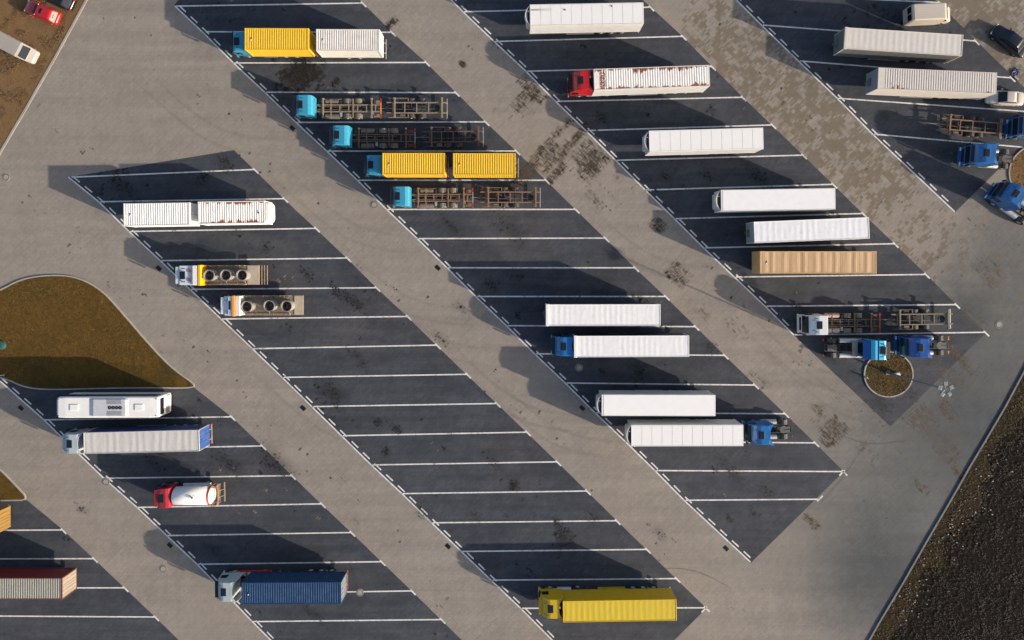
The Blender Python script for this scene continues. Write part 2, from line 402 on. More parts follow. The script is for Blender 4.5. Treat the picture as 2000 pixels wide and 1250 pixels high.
def kerb(name, pts, wd, z0, z1, closed, m=KERB):
    P = [Vector((p[0], p[1])) for p in pts]; n = len(P); rings = []
    for i in range(n):
        a = P[i - 1] if (i or closed) else P[i]; c = P[(i + 1) % n] if (i < n - 1 or closed) else P[i]
        d = (c - a).normalized(); nr = Vector((-d.y, d.x)) * wd / 2
        l, r = P[i] + nr, P[i] - nr
        rings.append([(l.x, l.y, z0), (l.x, l.y, z1), (r.x, r.y, z1), (r.x, r.y, z0)])
    if closed: rings.append(rings[0])
    b = NB(); ringface(b, rings, caps=not closed)
    if closed: bmesh.ops.remove_doubles(b, verts=b.verts, dist=.0005)
    return tag(obj(name, b, m), kind='structure')
def smooth(pts, it=2, closed=True):
    for _ in range(it):
        q = []; n = len(pts)
        for i in range(n if closed else n - 1):
            a, c = pts[i], pts[(i + 1) % n]
            q += [(a[0] * .75 + c[0] * .25, a[1] * .75 + c[1] * .25), (a[0] * .25 + c[0] * .75, a[1] * .25 + c[1] * .75)]
        pts = q if closed else [pts[0]] + q + [pts[-1]]
    return pts
kerb('east_kerb', PX(east), .20, -.05, .13, False, KERBD)
kerb('west_kerb', PX(west), .28, -.05, .05, False)

def inside(p, poly):
    x, y = p; c = False; n = len(poly); j = n - 1
    for i in range(n):
        xi, yi = poly[i]; xj, yj = poly[j]
        if (yi > y) != (yj > y) and x < (xj - xi) * (y - yi) / (yj - yi) + xi: c = not c
        j = i
    return c
GRB = M('dry_grass_blades', (.190, .108, .025), .9, 0, .7, (.085, .056, .012), .5)
GRG = M('green_grass_blades', (.026, .036, .008), .9, 0, .6, (.09, .07, .022), .5)
DRYW = M('dry_weed_stems', (.010, .007, .005), .9, 0, .5, (.007, .005, .004), .4)
def tufts(name, poly, n, hgt, mats, pick, seed=1, spread=.12, cond=None):
    rnd = random.Random(seed); xs = [p[0] for p in poly]; ys = [p[1] for p in poly]; b = NB(); k = 0; tries = 0
    while k < n and tries < n * 12:
        tries += 1
        x = rnd.uniform(min(xs), max(xs)); y = rnd.uniform(min(ys), max(ys))
        if not inside((x, y), poly) or (cond and not cond(x, y, rnd)): continue
        k += 1; mi = pick(x, y, rnd)
        for _ in range(3):
            a = rnd.uniform(0, 6.283); s = spread * rnd.uniform(.5, 1.3); h = hgt * rnd.uniform(.4, 1.3)
            dx, dy = math.cos(a) * s, math.sin(a) * s; ox, oy = rnd.uniform(-s, s), rnd.uniform(-s, s)
            v = [b.verts.new((x + ox - dy * .25, y + oy + dx * .25, .08)), b.verts.new((x + ox + dy * .25, y + oy - dx * .25, .08)), b.verts.new((x + ox + dx, y + oy + dy, .08 + h))]
            f = b.faces.new(v); f.material_index = mi
    return tag(obj(name, b, mats), kind='stuff')
def lawn_island(name, px, m, label, it=2):
    pts = PX(px)
    out = smooth(pts, it) if it else pts
    cx = sum(p[0] for p in out) / len(out); cy = sum(p[1] for p in out) / len(out)
    b = NB(); vs = [b.verts.new((p[0], p[1], .09)) for p in out]; b.faces.new(vs)
    bmesh.ops.triangulate(b, faces=b.faces); o = tag(obj(name, b, m), kind='structure')
    for p in o.data.polygons:
        if p.normal.z < 0: p.flip()
    kerb('island_kerb', out, .16, -.03, .12, True)
    return out
big = lawn_island('lawn', [(-260, 700), (-160, 620), (-60, 590), (0, 568), (40, 546), (85, 538), (135, 538), (172, 550), (205, 572), (240, 612), (300, 682), (340, 722), (384, 752), (372, 758), (300, 757), (200, 758), (100, 761), (50, 757), (10, 738), (-120, 700)], LAWN, '')
low = lawn_island('lawn', [(-200, 880), (-60, 868), (0, 915), (30, 946), (58, 976), (20, 977), (-80, 978), (-200, 978)], LAWN, '')
cir = [(1735 + 47.5 * math.cos(R(a)), 731 + 44 * math.sin(R(a))) for a in range(0, 360, 12)]
cir = lawn_island('planted_roundel', [(x, y) for x, y in cir], LAWN2, '', 1)
cir2 = lawn_island('planted_roundel', [(2032 + 62 * math.cos(R(a)), 338 + 56 * math.sin(R(a))) for a in range(0, 360, 12)], SOIL, '', 1)
gq = G(0, 735).to_2d()
def pk(x, y, rnd):
    t = mnoise.noise(Vector((x * .12, y * .12, 3)))
    px = 1000 + x * FPX / H; py = 520 - y * FPX / H
    g = (1.0 if py > 712 + 14 * t and px > 60 else 0) + (.9 if px + py * .35 > 560 else 0)
    return 1 if rnd.random() < g * .8 + t * .25 else 0
tufts('grass', big, 24000, .07, [GRB, GRG], pk, 3, .07, lambda x, y, r: mnoise.noise(Vector((x * .35, y * .35, 2))) + .5 * mnoise.noise(Vector((x * 1.3, y * 1.3, 2))) > -.22)
tufts('grass', low, 2500, .05, [GRB, GRG], lambda x, y, r: 1 if r.random() < .5 else 0, 4, .07)
tufts('grass', cir, 1100, .10, [GRB, GRG], lambda x, y, r: 1 if r.random() < .45 + mnoise.noise(Vector((x * .6, y * .6, 0))) else 0, 5, .13)
tufts('dry_grass', cir2, 600, .10, [GRB, DRYW], lambda x, y, r: 1 if r.random() < .5 else 0, 6, .13)
ep = PX([(1990, 740), (1924, 862), (1897, 908), (1808, 1062), (1720, 1213), (1690, 1265), (2040, 1290), (2060, 740)])
def edge_d(x, y):
    e = PX(east); dm = 1e9
    for a, c in zip(e[:-1], e[1:]):
        ax, ay = a; bx_, by = c; L2 = (bx_ - ax) ** 2 + (by - ay) ** 2
        t = max(0, min(1, ((x - ax) * (bx_ - ax) + (y - ay) * (by - ay)) / L2))
        dm = min(dm, math.hypot(x - ax - t * (bx_ - ax), y - ay - t * (by - ay)))
    return dm
VERGE = M('olive_verge', (.050, .034, .014), .95, 0, .6, (.04, .028, .012), 1.5)
tufts('scrub', ep, 4500, .08, [VERGE, DRYW, GRG], lambda x, y, r: (0 if r.random() < .75 else 2) if edge_d(x, y) < 3.0 + 2.4 * mnoise.noise(Vector((x * .3, y * .3, 0))) else 1, 7, .2)
# olive strip of verge beside the kerb
ve = PX(east); vp = []
for i, p in enumerate(ve[2:12]):
    a = Vector(ve[i + 1]); c = Vector(ve[i + 3]); d = (c - a).normalized(); nr = Vector((-d.y, d.x))
    vp.append((Vector(p), nr))
inner = [tuple(p + n * .1) for p, n in vp]
outer = []
for k in range(len(vp) - 1):
    for t in (0, .25, .5, .75):
        p = vp[k][0].lerp(vp[k + 1][0], t); n = vp[k][1].lerp(vp[k + 1][1], t)
        q = p + n * (2.4 + 2.4 * mnoise.noise(Vector((p.x * .35, p.y * .35, 1)))); outer.append(tuple(q))
sheet('verge', inner + outer[::-1], .035, soil_mat('verge_grass', (.046, .031, .014), (.028, .021, .009), (.03, .02, .010), 2.0, .1))
dl = PX([(0, 285), (0, 60), (60, -20), (160, -20), (162, 5), (104, 106), (48, 205)])
tufts('weeds', dl, 900, .10, [M('weed_brown', (.085, .052, .025), .9, 0, .5), GRB], lambda x, y, r: 1 if r.random() < .3 else 0, 9, .12, lambda x, y, r: mnoise.noise(Vector((x * .45, y * .45, 8))) > .08)
# bits of rubbish lying in the scrub
b = NB(); rnd = random.Random(11)
for _ in range(170):
    t = rnd.random(); px, py = 1940 - 210 * t + rnd.gauss(22, 26), 880 + 330 * t + rnd.gauss(0, 18)
    if px < east[7][0] - 400 or edge_d(*G(px, py).to_2d()) > 9: continue
    p = G(px, py)
    if not inside((p.x, p.y), ep): continue
    s = rnd.uniform(.03, .11); a = rnd.uniform(0, 3)
    box(b, p.x - s, p.x + s * rnd.uniform(.3, 1), p.y - s * .6, p.y + s * .6, .05, .05 + s * .7, 0, rnd.choice([0, 0, 1, 2]))
tag(obj('litter', b, [M('litter_white', (.22, .24, .25), .5), M('litter_ochre', (.28, .20, .07), .5), M('litter_dark', (.06, .07, .08), .4)]), kind='stuff')

# ------------------------------------------------------------------ parking bays
c0 = [(-200, 977), (53, 977), (122, 1034), (183, 1091), (243, 1148), (303, 1205), (420, 1320), (-200, 1320)]
c1 = [(-60, 690), (378, 756), (452, 814), (512, 871), (570, 929), (628, 985), (686, 1040), (745, 1097), (804, 1154), (862, 1211), (965, 1312), (590, 1312), (491, 1212), (442, 1161), (386, 1103), (327, 1047), (268, 991), (203, 934), (145, 878), (85, 819), (0, 744)]
c2 = [(134, 346), (457, 293), (497, 332), (555, 389), (617, 447), (678, 505), (735, 562), (796, 619), (853, 675), (912, 732), (970, 788), (1029, 845), (1088, 902), (1146, 959), (1204, 1016), (1263, 1074), (1321, 1131), (1380, 1188), (1255, 1312), (1140, 1312), (1018, 1189), (960, 1134), (901, 1077), (843, 1021), (785, 964), (725, 908), (668, 852), (610, 795), (552, 738), (493, 681), (432, 623), (372, 566), (313, 509), (252, 452), (194, 395)]
c3 = [(340, 10), (400, -60), (640, -60), (708, 5), (765, 62), (832, 122), (890, 180), (948, 238), (1008, 295), (1066, 352), (1124, 409), (1182, 466), (1240, 523), (1300, 580), (1358, 637), (1415, 694), (1474, 751), (1533, 808), (1592, 865), (1648, 921), (1467, 1099), (1337, 978), (1280, 920), (1222, 863), (1163, 807), (1105, 749), (1045, 692), (990, 637), (930, 580), (873, 523), (815, 466), (755, 409), (698, 352), (638, 295), (577, 238), (518, 181), (456, 123), (398, 65)]
c4 = [(822, -60), (1190, -60), (1270, 13), (1333, 71), (1390, 129), (1450, 189), (1508, 245), (1568, 303), (1627, 360), (1685, 417), (1747, 476), (1808, 535), (1867, 594), (1926, 650), (1739, 833), (1550, 654), (1495, 599), (1435, 542), (1375, 485), (1318, 428), (1260, 371), (1203, 314), (1145, 256), (1085, 198), (1028, 140), (965, 81), (904, 23)]
c5 = [(1378, -60), (1770, -60), (1830, 3), (1905, 78), (1975, 146), (2120, 285), (2060, 300), (1950, 331), (1866, 414), (1705, 263), (1635, 192), (1560, 120), (1488, 50)]
for c in (c0, c1, c2, c3, c4, c5): sheet('parking_bays', PX(c), .004, BAY)
PB = NB()
def line(a, c, wd=.165, z=.009):
    a = G(*a).to_2d(); c = G(*c).to_2d(); d = (c - a).normalized(); n = Vector((-d.y, d.x)) * wd / 2
    PB.faces.new([PB.verts.new((q.x, q.y, z)) for q in (a - n, c - n, c + n, a + n)])
def tick(p, along):
    d = (Vector(along)).normalized(); line((p[0] - d.x * 4, p[1] - d.y * 4), (p[0] + d.x * 11, p[1] + d.y * 11), .19, .0125)
def edge(pts, off=0.0, dashes=True, start=6):
    for a, c in zip(pts[:-1], pts[1:]):
        A, B_ = Vector(a), Vector(c); d = (B_ - A).normalized(); n = Vector((d.y, -d.x))
        line(tuple(A - d * .6), tuple(B_ + d * .6), .165, .0165)
    if not dashes: return
    L = [0]
    for a, c in zip(pts[:-1], pts[1:]): L.append(L[-1] + (Vector(c) - Vector(a)).length)
    def at(s):
        for i in range(len(pts) - 1):
            if s <= L[i + 1] or i == len(pts) - 2:
                t = (s - L[i]) / (L[i + 1] - L[i]); A, B_ = Vector(pts[i]), Vector(pts[i + 1]); d = (B_ - A).normalized()
                return A.lerp(B_, t) + Vector((d.y, -d.x)) * 6.2
    s = start
    while s + 18 < L[-1]:
        line(tuple(at(s)), tuple(at(s + 18)), .165, .0165); s += 31.3
E1 = [(-60, 690), (0, 744), (85, 819), (145, 878), (203, 934), (268, 991), (327, 1047), (386, 1103), (442, 1161), (491, 1212), (590, 1312)]
E2 = [(134, 346), (194, 395), (252, 452), (313, 509), (372, 566), (432, 623), (493, 681), (552, 738), (610, 795), (668, 852), (725, 908), (785, 964), (843, 1021), (901, 1077), (960, 1134), (1018, 1189), (1140, 1312)]
E3 = [(342, 12), (398, 65), (456, 123), (518, 181), (577, 238), (638, 295), (698, 352), (755, 409), (815, 466), (873, 523), (930, 580), (990, 637), (1045, 692), (1105, 749), (1163, 807), (1222, 863), (1280, 920), (1337, 978), (1465, 1097)]
E4 = [(822, -60), (904, 23), (965, 81), (1028, 140), (1085, 198), (1145, 256), (1203, 314), (1260, 371), (1318, 428), (1375, 485), (1435, 542), (1495, 599), (1550, 654)]
E5 = [(1378, -60), (1488, 50), (1560, 120), (1635, 192), (1705, 263), (1864, 413)]
for e, st in ((E1, 14), (E2, 5), (E3, 5), (E4, 12), (E5, 12)): edge(e, start=st)
LN = [((-200, 1037), (122, 1035)), ((-200, 1092), (183, 1091)), ((-200, 1149), (243, 1148)), ((-200, 1202), (303, 1205)),
 ((85, 820), (452, 814)), ((145, 878), (512, 871)), ((203, 934), (570, 929)), ((268, 991), (628, 984)), ((327, 1046), (686, 1040)), ((386, 1102), (745, 1097)), ((442, 1160), (804, 1154)), ((492, 1214), (862, 1210)),
 ((140, 346), (497, 331)), ((196, 394), (555, 388)), ((254, 452), (617, 446)), ((315, 509), (678, 504)), ((374, 565), (735, 562)), ((434, 623), (796, 618)), ((495, 681), (853, 674)), ((554, 737), (912, 731)), ((612, 794), (970, 788)), ((670, 851), (1029, 844)), ((727, 908), (1088, 902)), ((787, 964), (1146, 959)), ((845, 1021), (1204, 1017)), ((903, 1077), (1263, 1073)), ((962, 1133), (1321, 1130)), ((1020, 1188), (1378, 1187)),
 ((344, 12), (708, 6)), ((402, 62), (765, 63)), ((458, 123), (832, 122)), ((520, 180), (890, 181)), ((579, 239), (948, 238)), ((640, 295), (1008, 295)), ((700, 352), (1066, 352)), ((757, 409), (1124, 409)), ((818, 466), (1182, 465)), ((875, 523), (1240, 523)), ((932, 579), (1300, 579)), ((992, 636), (1358, 638)), ((1047, 691), (1415, 694)), ((1107, 748), (1474, 752)), ((1165, 806), (1533, 808)), ((1224, 862), (1592, 865)), ((1282, 919), (1647, 921)), ((1339, 977), (1597, 975)),
 ((906, 23), (1270, 14)), ((967, 81), (1333, 71)), ((1030, 139), (1390, 130)), ((1087, 198), (1450, 190)), ((1147, 255), (1508, 244)), ((1205, 313), (1568, 303)), ((1262, 371), (1627, 360)), ((1320, 427), (1685, 417)), ((1377, 484), (1747, 476)), ((1437, 541), (1808, 536)), ((1497, 598), (1867, 595)), ((1552, 654), (1924, 649)),
 ((1430, -14), (1835, 5)), ((1490, 49), (1905, 80)), ((1562, 119), (1975, 152)), ((1637, 192), (2050, 221)), ((1707, 262), (2060, 293))]
for i, (a, c) in enumerate(LN): line(a, c)
for i, (a, c) in enumerate(LN):
    if i in (45,): tick((c[0] + 2, c[1] + 1), (1, -1)); continue
    if c[0] < 2000: tick(c, (1, 1))
tick((1647, 921), (-1, 1)); tick((1378, 1188), (-1, 1))
tag(obj('painted_bay_markings', PB, PAINT), kind='structure')

# ------------------------------------------------------------------ stains that keep to the blocks
cr, sr = math.cos(-ROT), math.sin(-ROT)
def cluster(b, px, py, rx, ry, n, seed=0, z=.026, s=(.16, .34), soft=True, uni=False):
    rnd = random.Random(int(px * 7 + py * 3 + seed)); c = G(px, py)
    lay = b.verts.layers.float.get('fade') or b.verts.layers.float.new('fade')
    def quad(pts, al, zz):
        vs = []
        for (x, y), f_ in zip(pts, al):
            q = b.verts.new((x, y, zz)); q[lay] = f_; vs.append(q)
        b.faces.new(vs)
    if n >= 14 and soft:      # the soaked area under the darkest blocks, fading outwards
        m = 18; wob = [rnd.uniform(.75, 1.3) for _ in range(m)]; zz = z - .004 - rnd.random() * .002
        def pt(k, q): u, v = math.cos(6.2832 * k / m) * rx * q * wob[k % m], math.sin(6.2832 * k / m) * ry * q * wob[k % m]; return (c.x + u * cr + v * sr, c.y - u * sr + v * cr)
        A = min(.55, .18 + n / 260)
        for q0, q1, a0, a1 in ((.02, .6, A, A * .8), (.6, 1.2, A * .8, A * .3), (1.2, 1.9, A * .3, 0)):
            for k in range(m): quad([pt(k, q0), pt(k + 1, q0), pt(k + 1, q1), pt(k, q1)], (a0, a0, a1, a1), zz)
    for _ in range(n):
        u, v = (rnd.uniform(-1.5, 1.5) * rx, rnd.uniform(-1.5, 1.5) * ry) if uni else (rnd.gauss(0, rx), rnd.gauss(0, ry))
        fd = math.exp(-.5 * ((u / rx) ** 2 + (v / ry) ** 2) * .7) * rnd.uniform(.35, 1.0)
        u = round(u / .3) * .3; v = round(v / .15) * .15
        x = c.x + u * cr + v * sr; y = c.y - u * sr + v * cr
        l, w_ = rnd.uniform(*s) / 2, rnd.uniform(.10, .17) / 2 * (1 if rnd.random() < .7 else 2)
        if rnd.random() < .3: l, w_ = w_, l
        q = [(-l, -w_), (l, -w_), (l, w_), (-l, w_)]
        quad([(x + a * cr + d * sr, y - a * sr + d * cr) for a, d in q], (fd,) * 4, z + rnd.random() * .003)
OIL = stain_mat('oil_soaked_blocks', (.014, .013, .014), .85)
MUD = stain_mat('mud_on_blocks', (.115, .088, .058), .42)
DARKP = stain_mat('darkened_joints', (.10, .08, .068), 1.0)
SPL = stain_mat('pale_splash', (.24, .20, .15), .9)
b = NB()
for px, py, rx, ry, n in [(590, 138, 1.3, 1.1, 420), (580, 148, .8, 1.6, 200), (657, 160, .3, .5, 40), (760, 46, .25, .5, 20), (690, 590, 1.6, .5, 60), (655, 570, .8, .4, 40), (240, 362, 1.6, .8, 60), (400, 345, .5, .9, 40),
    (440, 320, .9, .6, 40), (1100, 1050, 1.0, .9, 90), (1090, 1020, .5, .3, 30), (1003, 948, .42, .42, 70), (738, 825, .35, .35, 40), (775, 838, .5, .3, 50), (755, 880, .3, .4, 40), (868, 877, .2, .2, 14), (650, 770, 1.6, .8, 60),
    (540, 905, 2.2, .9, 70), (440, 900, 2.0, .6, 40), (300, 905, 1.4, .4, 20), (1010, 615, .35, .25, 26), (960, 555, .8, .5, 26), (1015, 540, .3, .3, 14), (1250, 730, 1.2, .7, 34), (1260, 590, .7, .3, 20), (1175, 725, .3, .2, 14),
    (1310, 650, .6, .4, 24), (1390, 680, .6, .5, 20), (1175, 230, .5, .3, 26), (1265, 225, .3, .2, 10), (1480, 345, 1.4, .6, 50), (1300, 345, .4, .3, 18), (1380, 340, .9, .4, 20), (1140, 90, .4, .2, 14), (1390, 215, .5, .4, 24),
    (1460, 545, 1.0, .4, 20), (1560, 600, .8, .3, 16), (1430, 920, 1.6, .6, 40), (1470, 1000, .9, .4, 22), (1500, 960, 1.0, .5, 28), (1395, 915, .5, .3, 14), (1425, 1015, .5, .25, 18), (1460, 885, .4, .3, 8), (960, 900, 1.8, .5, 20),
    (930, 1010, .8, .5, 18), (1160, 1010, .8, .4, 16), (820, 1000, .8, .5, 14), (700, 700, 1.6, .5, 20), (860, 660, 1.4, .5, 16), (560, 640, .8, .4, 12), (900, 600, .9, .4, 14), (1000, 450, 2.2, .8, 30), (880, 440, 1.5, .5, 14),
    (600, 535, 1.4, .5, 24), (520, 485, .7, .5, 20), (1720, 790, 1.2, .8, 40), (1780, 770, 1.0, .6, 24), (1620, 700, .8, .4, 14), (160, 995, .6, .3, 18), (125, 1050, .6, .3, 12), (420, 1075, 1.4, .5, 14), (480, 1065, .9, .4, 12), (600, 1190, 1.6, .4, 20), (470, 460, 1.4, .5, 12), (1290, 1045, .7, .4, 14), (1040, 1120, .8, .3, 10)]:
    cluster(b, px, py, rx, ry, n)
rnd = random.Random(3)
for c in (c1, c2, c3, c4, c5):
    poly = PX(c); xs = [p[0] for p in poly]; ys = [p[1] for p in poly]
    for _ in range(90 if c is not c5 else 40):
        x, y = rnd.uniform(min(xs), max(xs)), rnd.uniform(min(ys), max(ys))
        if not inside((x, y), poly): continue
        px = 1000 + x * FPX / H; py = 520 - y * FPX / H
        cluster(b, px, py, rnd.uniform(.05, .5), rnd.uniform(.05, .25), rnd.choice([1, 1, 2, 3, 5, 8]), seed=_)
tag(obj('oil_stains', b, OIL), kind='structure')
b = NB()
for px, py, rx, ry, n in [(1040, 175, 1.4, .5, 90), (1025, 195, .6, 1.2, 90), (1115, 280, .3, 3.2, 170), (1060, 290, .2, 3.4, 130), (1045, 325, .4, 2.4, 170), (1150, 305, 1.2, 1.0, 150), (1160, 320, .8, 1.4, 120), (1085, 340, .3, 1.0, 80),
    (1325, 535, .9, .7, 80), (1285, 440, .6, .5, 60), (1630, 840, .9, .9, 120), (1615, 860, .6, .4, 40), (1600, 800, .5, .4, 20), (903, 125, .25, .2, 24), (765, 45, .25, .5, 26), (1585, 1020, .8, .3, 40), (1850, 730, 1.6, .6, 60),
    (1870, 690, 1.0, .3, 40), (1890, 720, .9, .3, 30), (1800, 820, 1.3, 1.0, 120), (1850, 800, 1.0, .5, 60), (1850, 880, 1.2, .7, 80), (1880, 930, 1.0, .3, 60), (1800, 950, .8, .3, 24), (1900, 620, 1.2, .5, 40), (1930, 530, 1.4, .8, 60), (1160, 390, .9, .3, 20), (1370, 610, .8, .3, 12), (1690, 880, 1.4, .5, 20), (1480, 740, 1.0, .5, 14), (1440, 640, 1.2, .6, 12)]:
    cluster(b, px, py, rx * 1.1, ry * 1.1, int(n * 2.0), z=.010, s=(.35, .75), uni=True, soft=False)
for k in range(16):
    px = 1075 + k * 7.8; py = 295 + k * 7.7; cluster(b, px, py, .05, .05, 3, z=.010)
    cluster(b, px + 20, py - 12, .05, .05, 2, z=.010)
tag(obj('mud_patches', b, MUD), kind='structure')
b = NB()
rnd = random.Random(5)
for _ in range(1100):
    px, py = rnd.uniform(0, 2000), rnd.uniform(0, 1213); p = G(px, py)
    t = (px - py * 1.03)
    if not any(abs(t - k) < 40 for k in (255 - 60, 710 - 60, 1240 - 60, -150, -330, 860, 1320, 1480)): continue
    cluster(b, px, py, rnd.choice([.1, .5]), rnd.choice([.08, .15]), rnd.choice([1, 2, 3, 4]), z=.0004)
tag(obj('joint_dirt', b, DARKP), kind='structure')
b = NB()
for px, py, n in [(545, 550, 22), (555, 540, 14), (575, 545, 12), (400, 918, 4), (430, 918, 5), (460, 917, 4), (520, 958, 16), (500, 1000, 20), (620, 1010, 12), (1107, 1117, 4), (1057, 1120, 4), (1145, 1116, 4), (855, 880, 5), (840, 862, 3), (1414, 965, 8), (680, 120, 6), (1130, 722, 6), (560, 958, 6), (465, 1000, 8)]:
    cluster(b, px, py, .28, .16, n, z=.03, s=(.08, .2))
rnd = random.Random(21)
for _ in range(150):
    cluster(b, rnd.uniform(60, 1650), rnd.uniform(20, 1200), .04, .04, 1, z=.03, s=(.06, .13), seed=_)
tag(obj('pale_spills', b, SPL), kind='structure')
# faint rubber arcs left by turning lorries
TYM = stain_mat('rubber_trace', (.04, .036, .034), 1.0)
def arc(b, pts, wd=.14, z=.036, al=.3):
    lay = b.verts.layers.float.get('fade') or b.verts.layers.float.new('fade')
    P = smooth([tuple(G(*p).to_2d()) for p in pts], 3, False); N_ = len(P) - 1
    for i, (a, c) in enumerate(zip(P[:-1], P[1:])):
        A, B_ = Vector(a), Vector(c); d = (B_ - A).normalized(); n = Vector((-d.y, d.x)) * wd / 2; vs = []
        for q, k in ((A - n, i), (B_ - n, i + 1), (B_ + n, i + 1), (A + n, i)):
            v = b.verts.new((q.x, q.y, z)); v[lay] = al * math.sin(math.pi * k / N_) ** .6 if 0 < k < N_ else 0; vs.append(v)
        b.faces.new(vs)
b = NB()
for off in (0, 32):      # pairs of tracks swung by lorries turning out of the bays
    for (x, y, al) in ((330, 230, .22), (760, 640, .2), (930, 770, .25), (700, 560, .2), (1180, 480, .22), (1000, 820, .22), (600, 420, .2), (430, 640, .22), (560, 800, .22), (260, 860, .2), (1500, 700, .2), (1560, 760, .2)):
        arc(b, [(x - 70 + off * .7, y - 75 - off * .7), (x + off * .6, y - 12 - off * .6), (x + 90 + off * .5, y + 60 - off * .9), (x + 230, y + 78 - off)], .38, .037, al * .38)
for pts in ([(1262, 1113), (1330, 1108), (1380, 1122), (1430, 1150)], [(1700, 850), (1650, 930), (1600, 985)],
            [(990, 1143), (1040, 1165), (1100, 1200)], [(1640, 850), (1700, 870), (1770, 860)]): arc(b, pts)
tag(obj('tyre_marks', b, TYM), kind='structure')

# ------------------------------------------------------------------ covers and grates
def manhole(px, py, label, r=.36):
    t = thing('manhole_cover', label, 'manhole cover', G(px, py), 0, 'round manhole covers')
    b = NB(); cyl(b, (0, 0, .002), (0, 0, .03), r + .13, r + .12, 24); obj('collar', b, M('cover_collar', (.25, .23, .2), .9, 0, .5), t)
    b = NB(); cyl(b, (0, 0, .03), (0, 0, .038), r + .03, r + .03, 24, 1); cyl(b, (0, 0, .038), (0, 0, .045), r - .03, r - .03, 24)
    obj('lid', b, [M('cover_lid', (.30, .28, .24), .85, 0, .4), IRON], t)
for px, py, l in [(12, 346, 'round manhole cover in the pale road at the far left edge'), (731, 400, 'round manhole cover in the lane beside the lowest light blue cab'),
    (1131, 718, 'pale manhole cover in the empty dark bay below the blue cab with white trailer'), (207, 941, 'round manhole cover on the painted edge line below the silver cab'),
    (319, 1111, 'square-looking manhole cover in the lane left of the blue container lorry'), (703, 1157, 'manhole cover on the bay line behind the dark blue container'), (1951, 634, 'manhole cover in the road near the tip of the bays with tractor units')]:
    manhole(px, py, l)
def grate(px, py, label):
    t = thing('drain_grate', label, 'drain grate', G(px, py), ROT, 'dark drain grates along the bay edges')
    b = NB(); box(b, -.34, .34, -.24, .24, .002, .02); obj('grate_frame', b, IRON, t)
    b = NB()
    for i in range(7): box(b, -.29 + i * .09, -.25 + i * .09, -.2, .2, .02, .04)
    obj('grate_bars', b, BLACK, t)
for px, py, l in [(571, 250, 'drain grate in the lane left of the second light blue cab'), (310, 524, 'drain grate in the lane beside the white cab of the upper ring lorry'), (855, 523, 'drain grate in the lane near the middle of the picture'),
    (592, 797, 'drain grate beside the empty middle bays'), (875, 1067, 'drain grate beside the bays above the yellow lorry'), (1137, 797, 'drain grate left of the pair of white box trailers'), (1418, 1071, 'drain grate near the pointed lower end of the bays'),
    (41, 797, 'drain grate at the left edge near the coach'), (332, 1065, 'drain grate in shade above the blue container lorry')]:
    grate(px, py, l)

# ================================================================== VEHICLES
def pose(F, Rr, z):
    f, r = G(*F, z), G(*Rr, z); d = f - r
    m = (f + r) / 2; return Vector((m.x, m.y, 0)), math.atan2(d.y, d.x), d.to_2d().length
def loc_of(t, x, y=0.0):
    a = t.rotation_euler[2]; return (t.location.x + x * math.cos(a) - y * math.sin(a), t.location.y + x * math.sin(a) + y * math.cos(a), 0)
_wm = {}
def wheel_mesh(r, wd):
    k = (round(r, 2), round(wd, 2))
    if k in _wm: return _wm[k]
    b = NB(); n = 22
    pr = [(-wd / 2, r * .58), (-wd / 2, r * .93), (-wd / 2 + .03, r), (wd / 2 - .03, r), (wd / 2, r * .93), (wd / 2, r * .58)]
    rings = [[Vector((q * math.cos(2 * math.pi * i / n), y, q * math.sin(2 * math.pi * i / n))) for i in range(n)] for y, q in pr]
    ringface(b, rings, caps=False); bmesh.ops.recalc_face_normals(b, faces=b.faces)
    tm = bpy.data.meshes.new('tyre'); b.to_mesh(tm); b.free(); tm.materials.append(RUBBER)
    b = NB(); cyl(b, (0, -wd / 2 + .05, 0), (0, wd / 2 - .05, 0), r * .585, n=18); cyl(b, (0, -wd / 2 - .02, 0), (0, wd / 2 + .02, 0), r * .2, n=10)
    bmesh.ops.recalc_face_normals(b, faces=b.faces)
    rm = bpy.data.meshes.new('rim'); b.to_mesh(rm); b.free(); rm.materials.append(RIMM)
    _wm[k] = (tm, rm); return _wm[k]
def wheel(p, x, y, r=.5, wd=.32):
    tm, rm = wheel_mesh(r, wd)
    o = bpy.data.objects.new('wheel', tm); C.objects.link(o); o.parent = p; o.location = (x, y, r)
    q = bpy.data.objects.new('rim', rm); C.objects.link(q); q.parent = o
def axle(p, x, tw=.98, r=.5, wd=.34):
    for s in (-1, 1): wheel(p, x, s * tw, r, wd)
def axle_bar(t, x, r=.5, hw=.95):
    b = NB(); cyl(b, (x, -hw, r), (x, hw, r), .07, n=8); obj('axle', b, DARK, t)

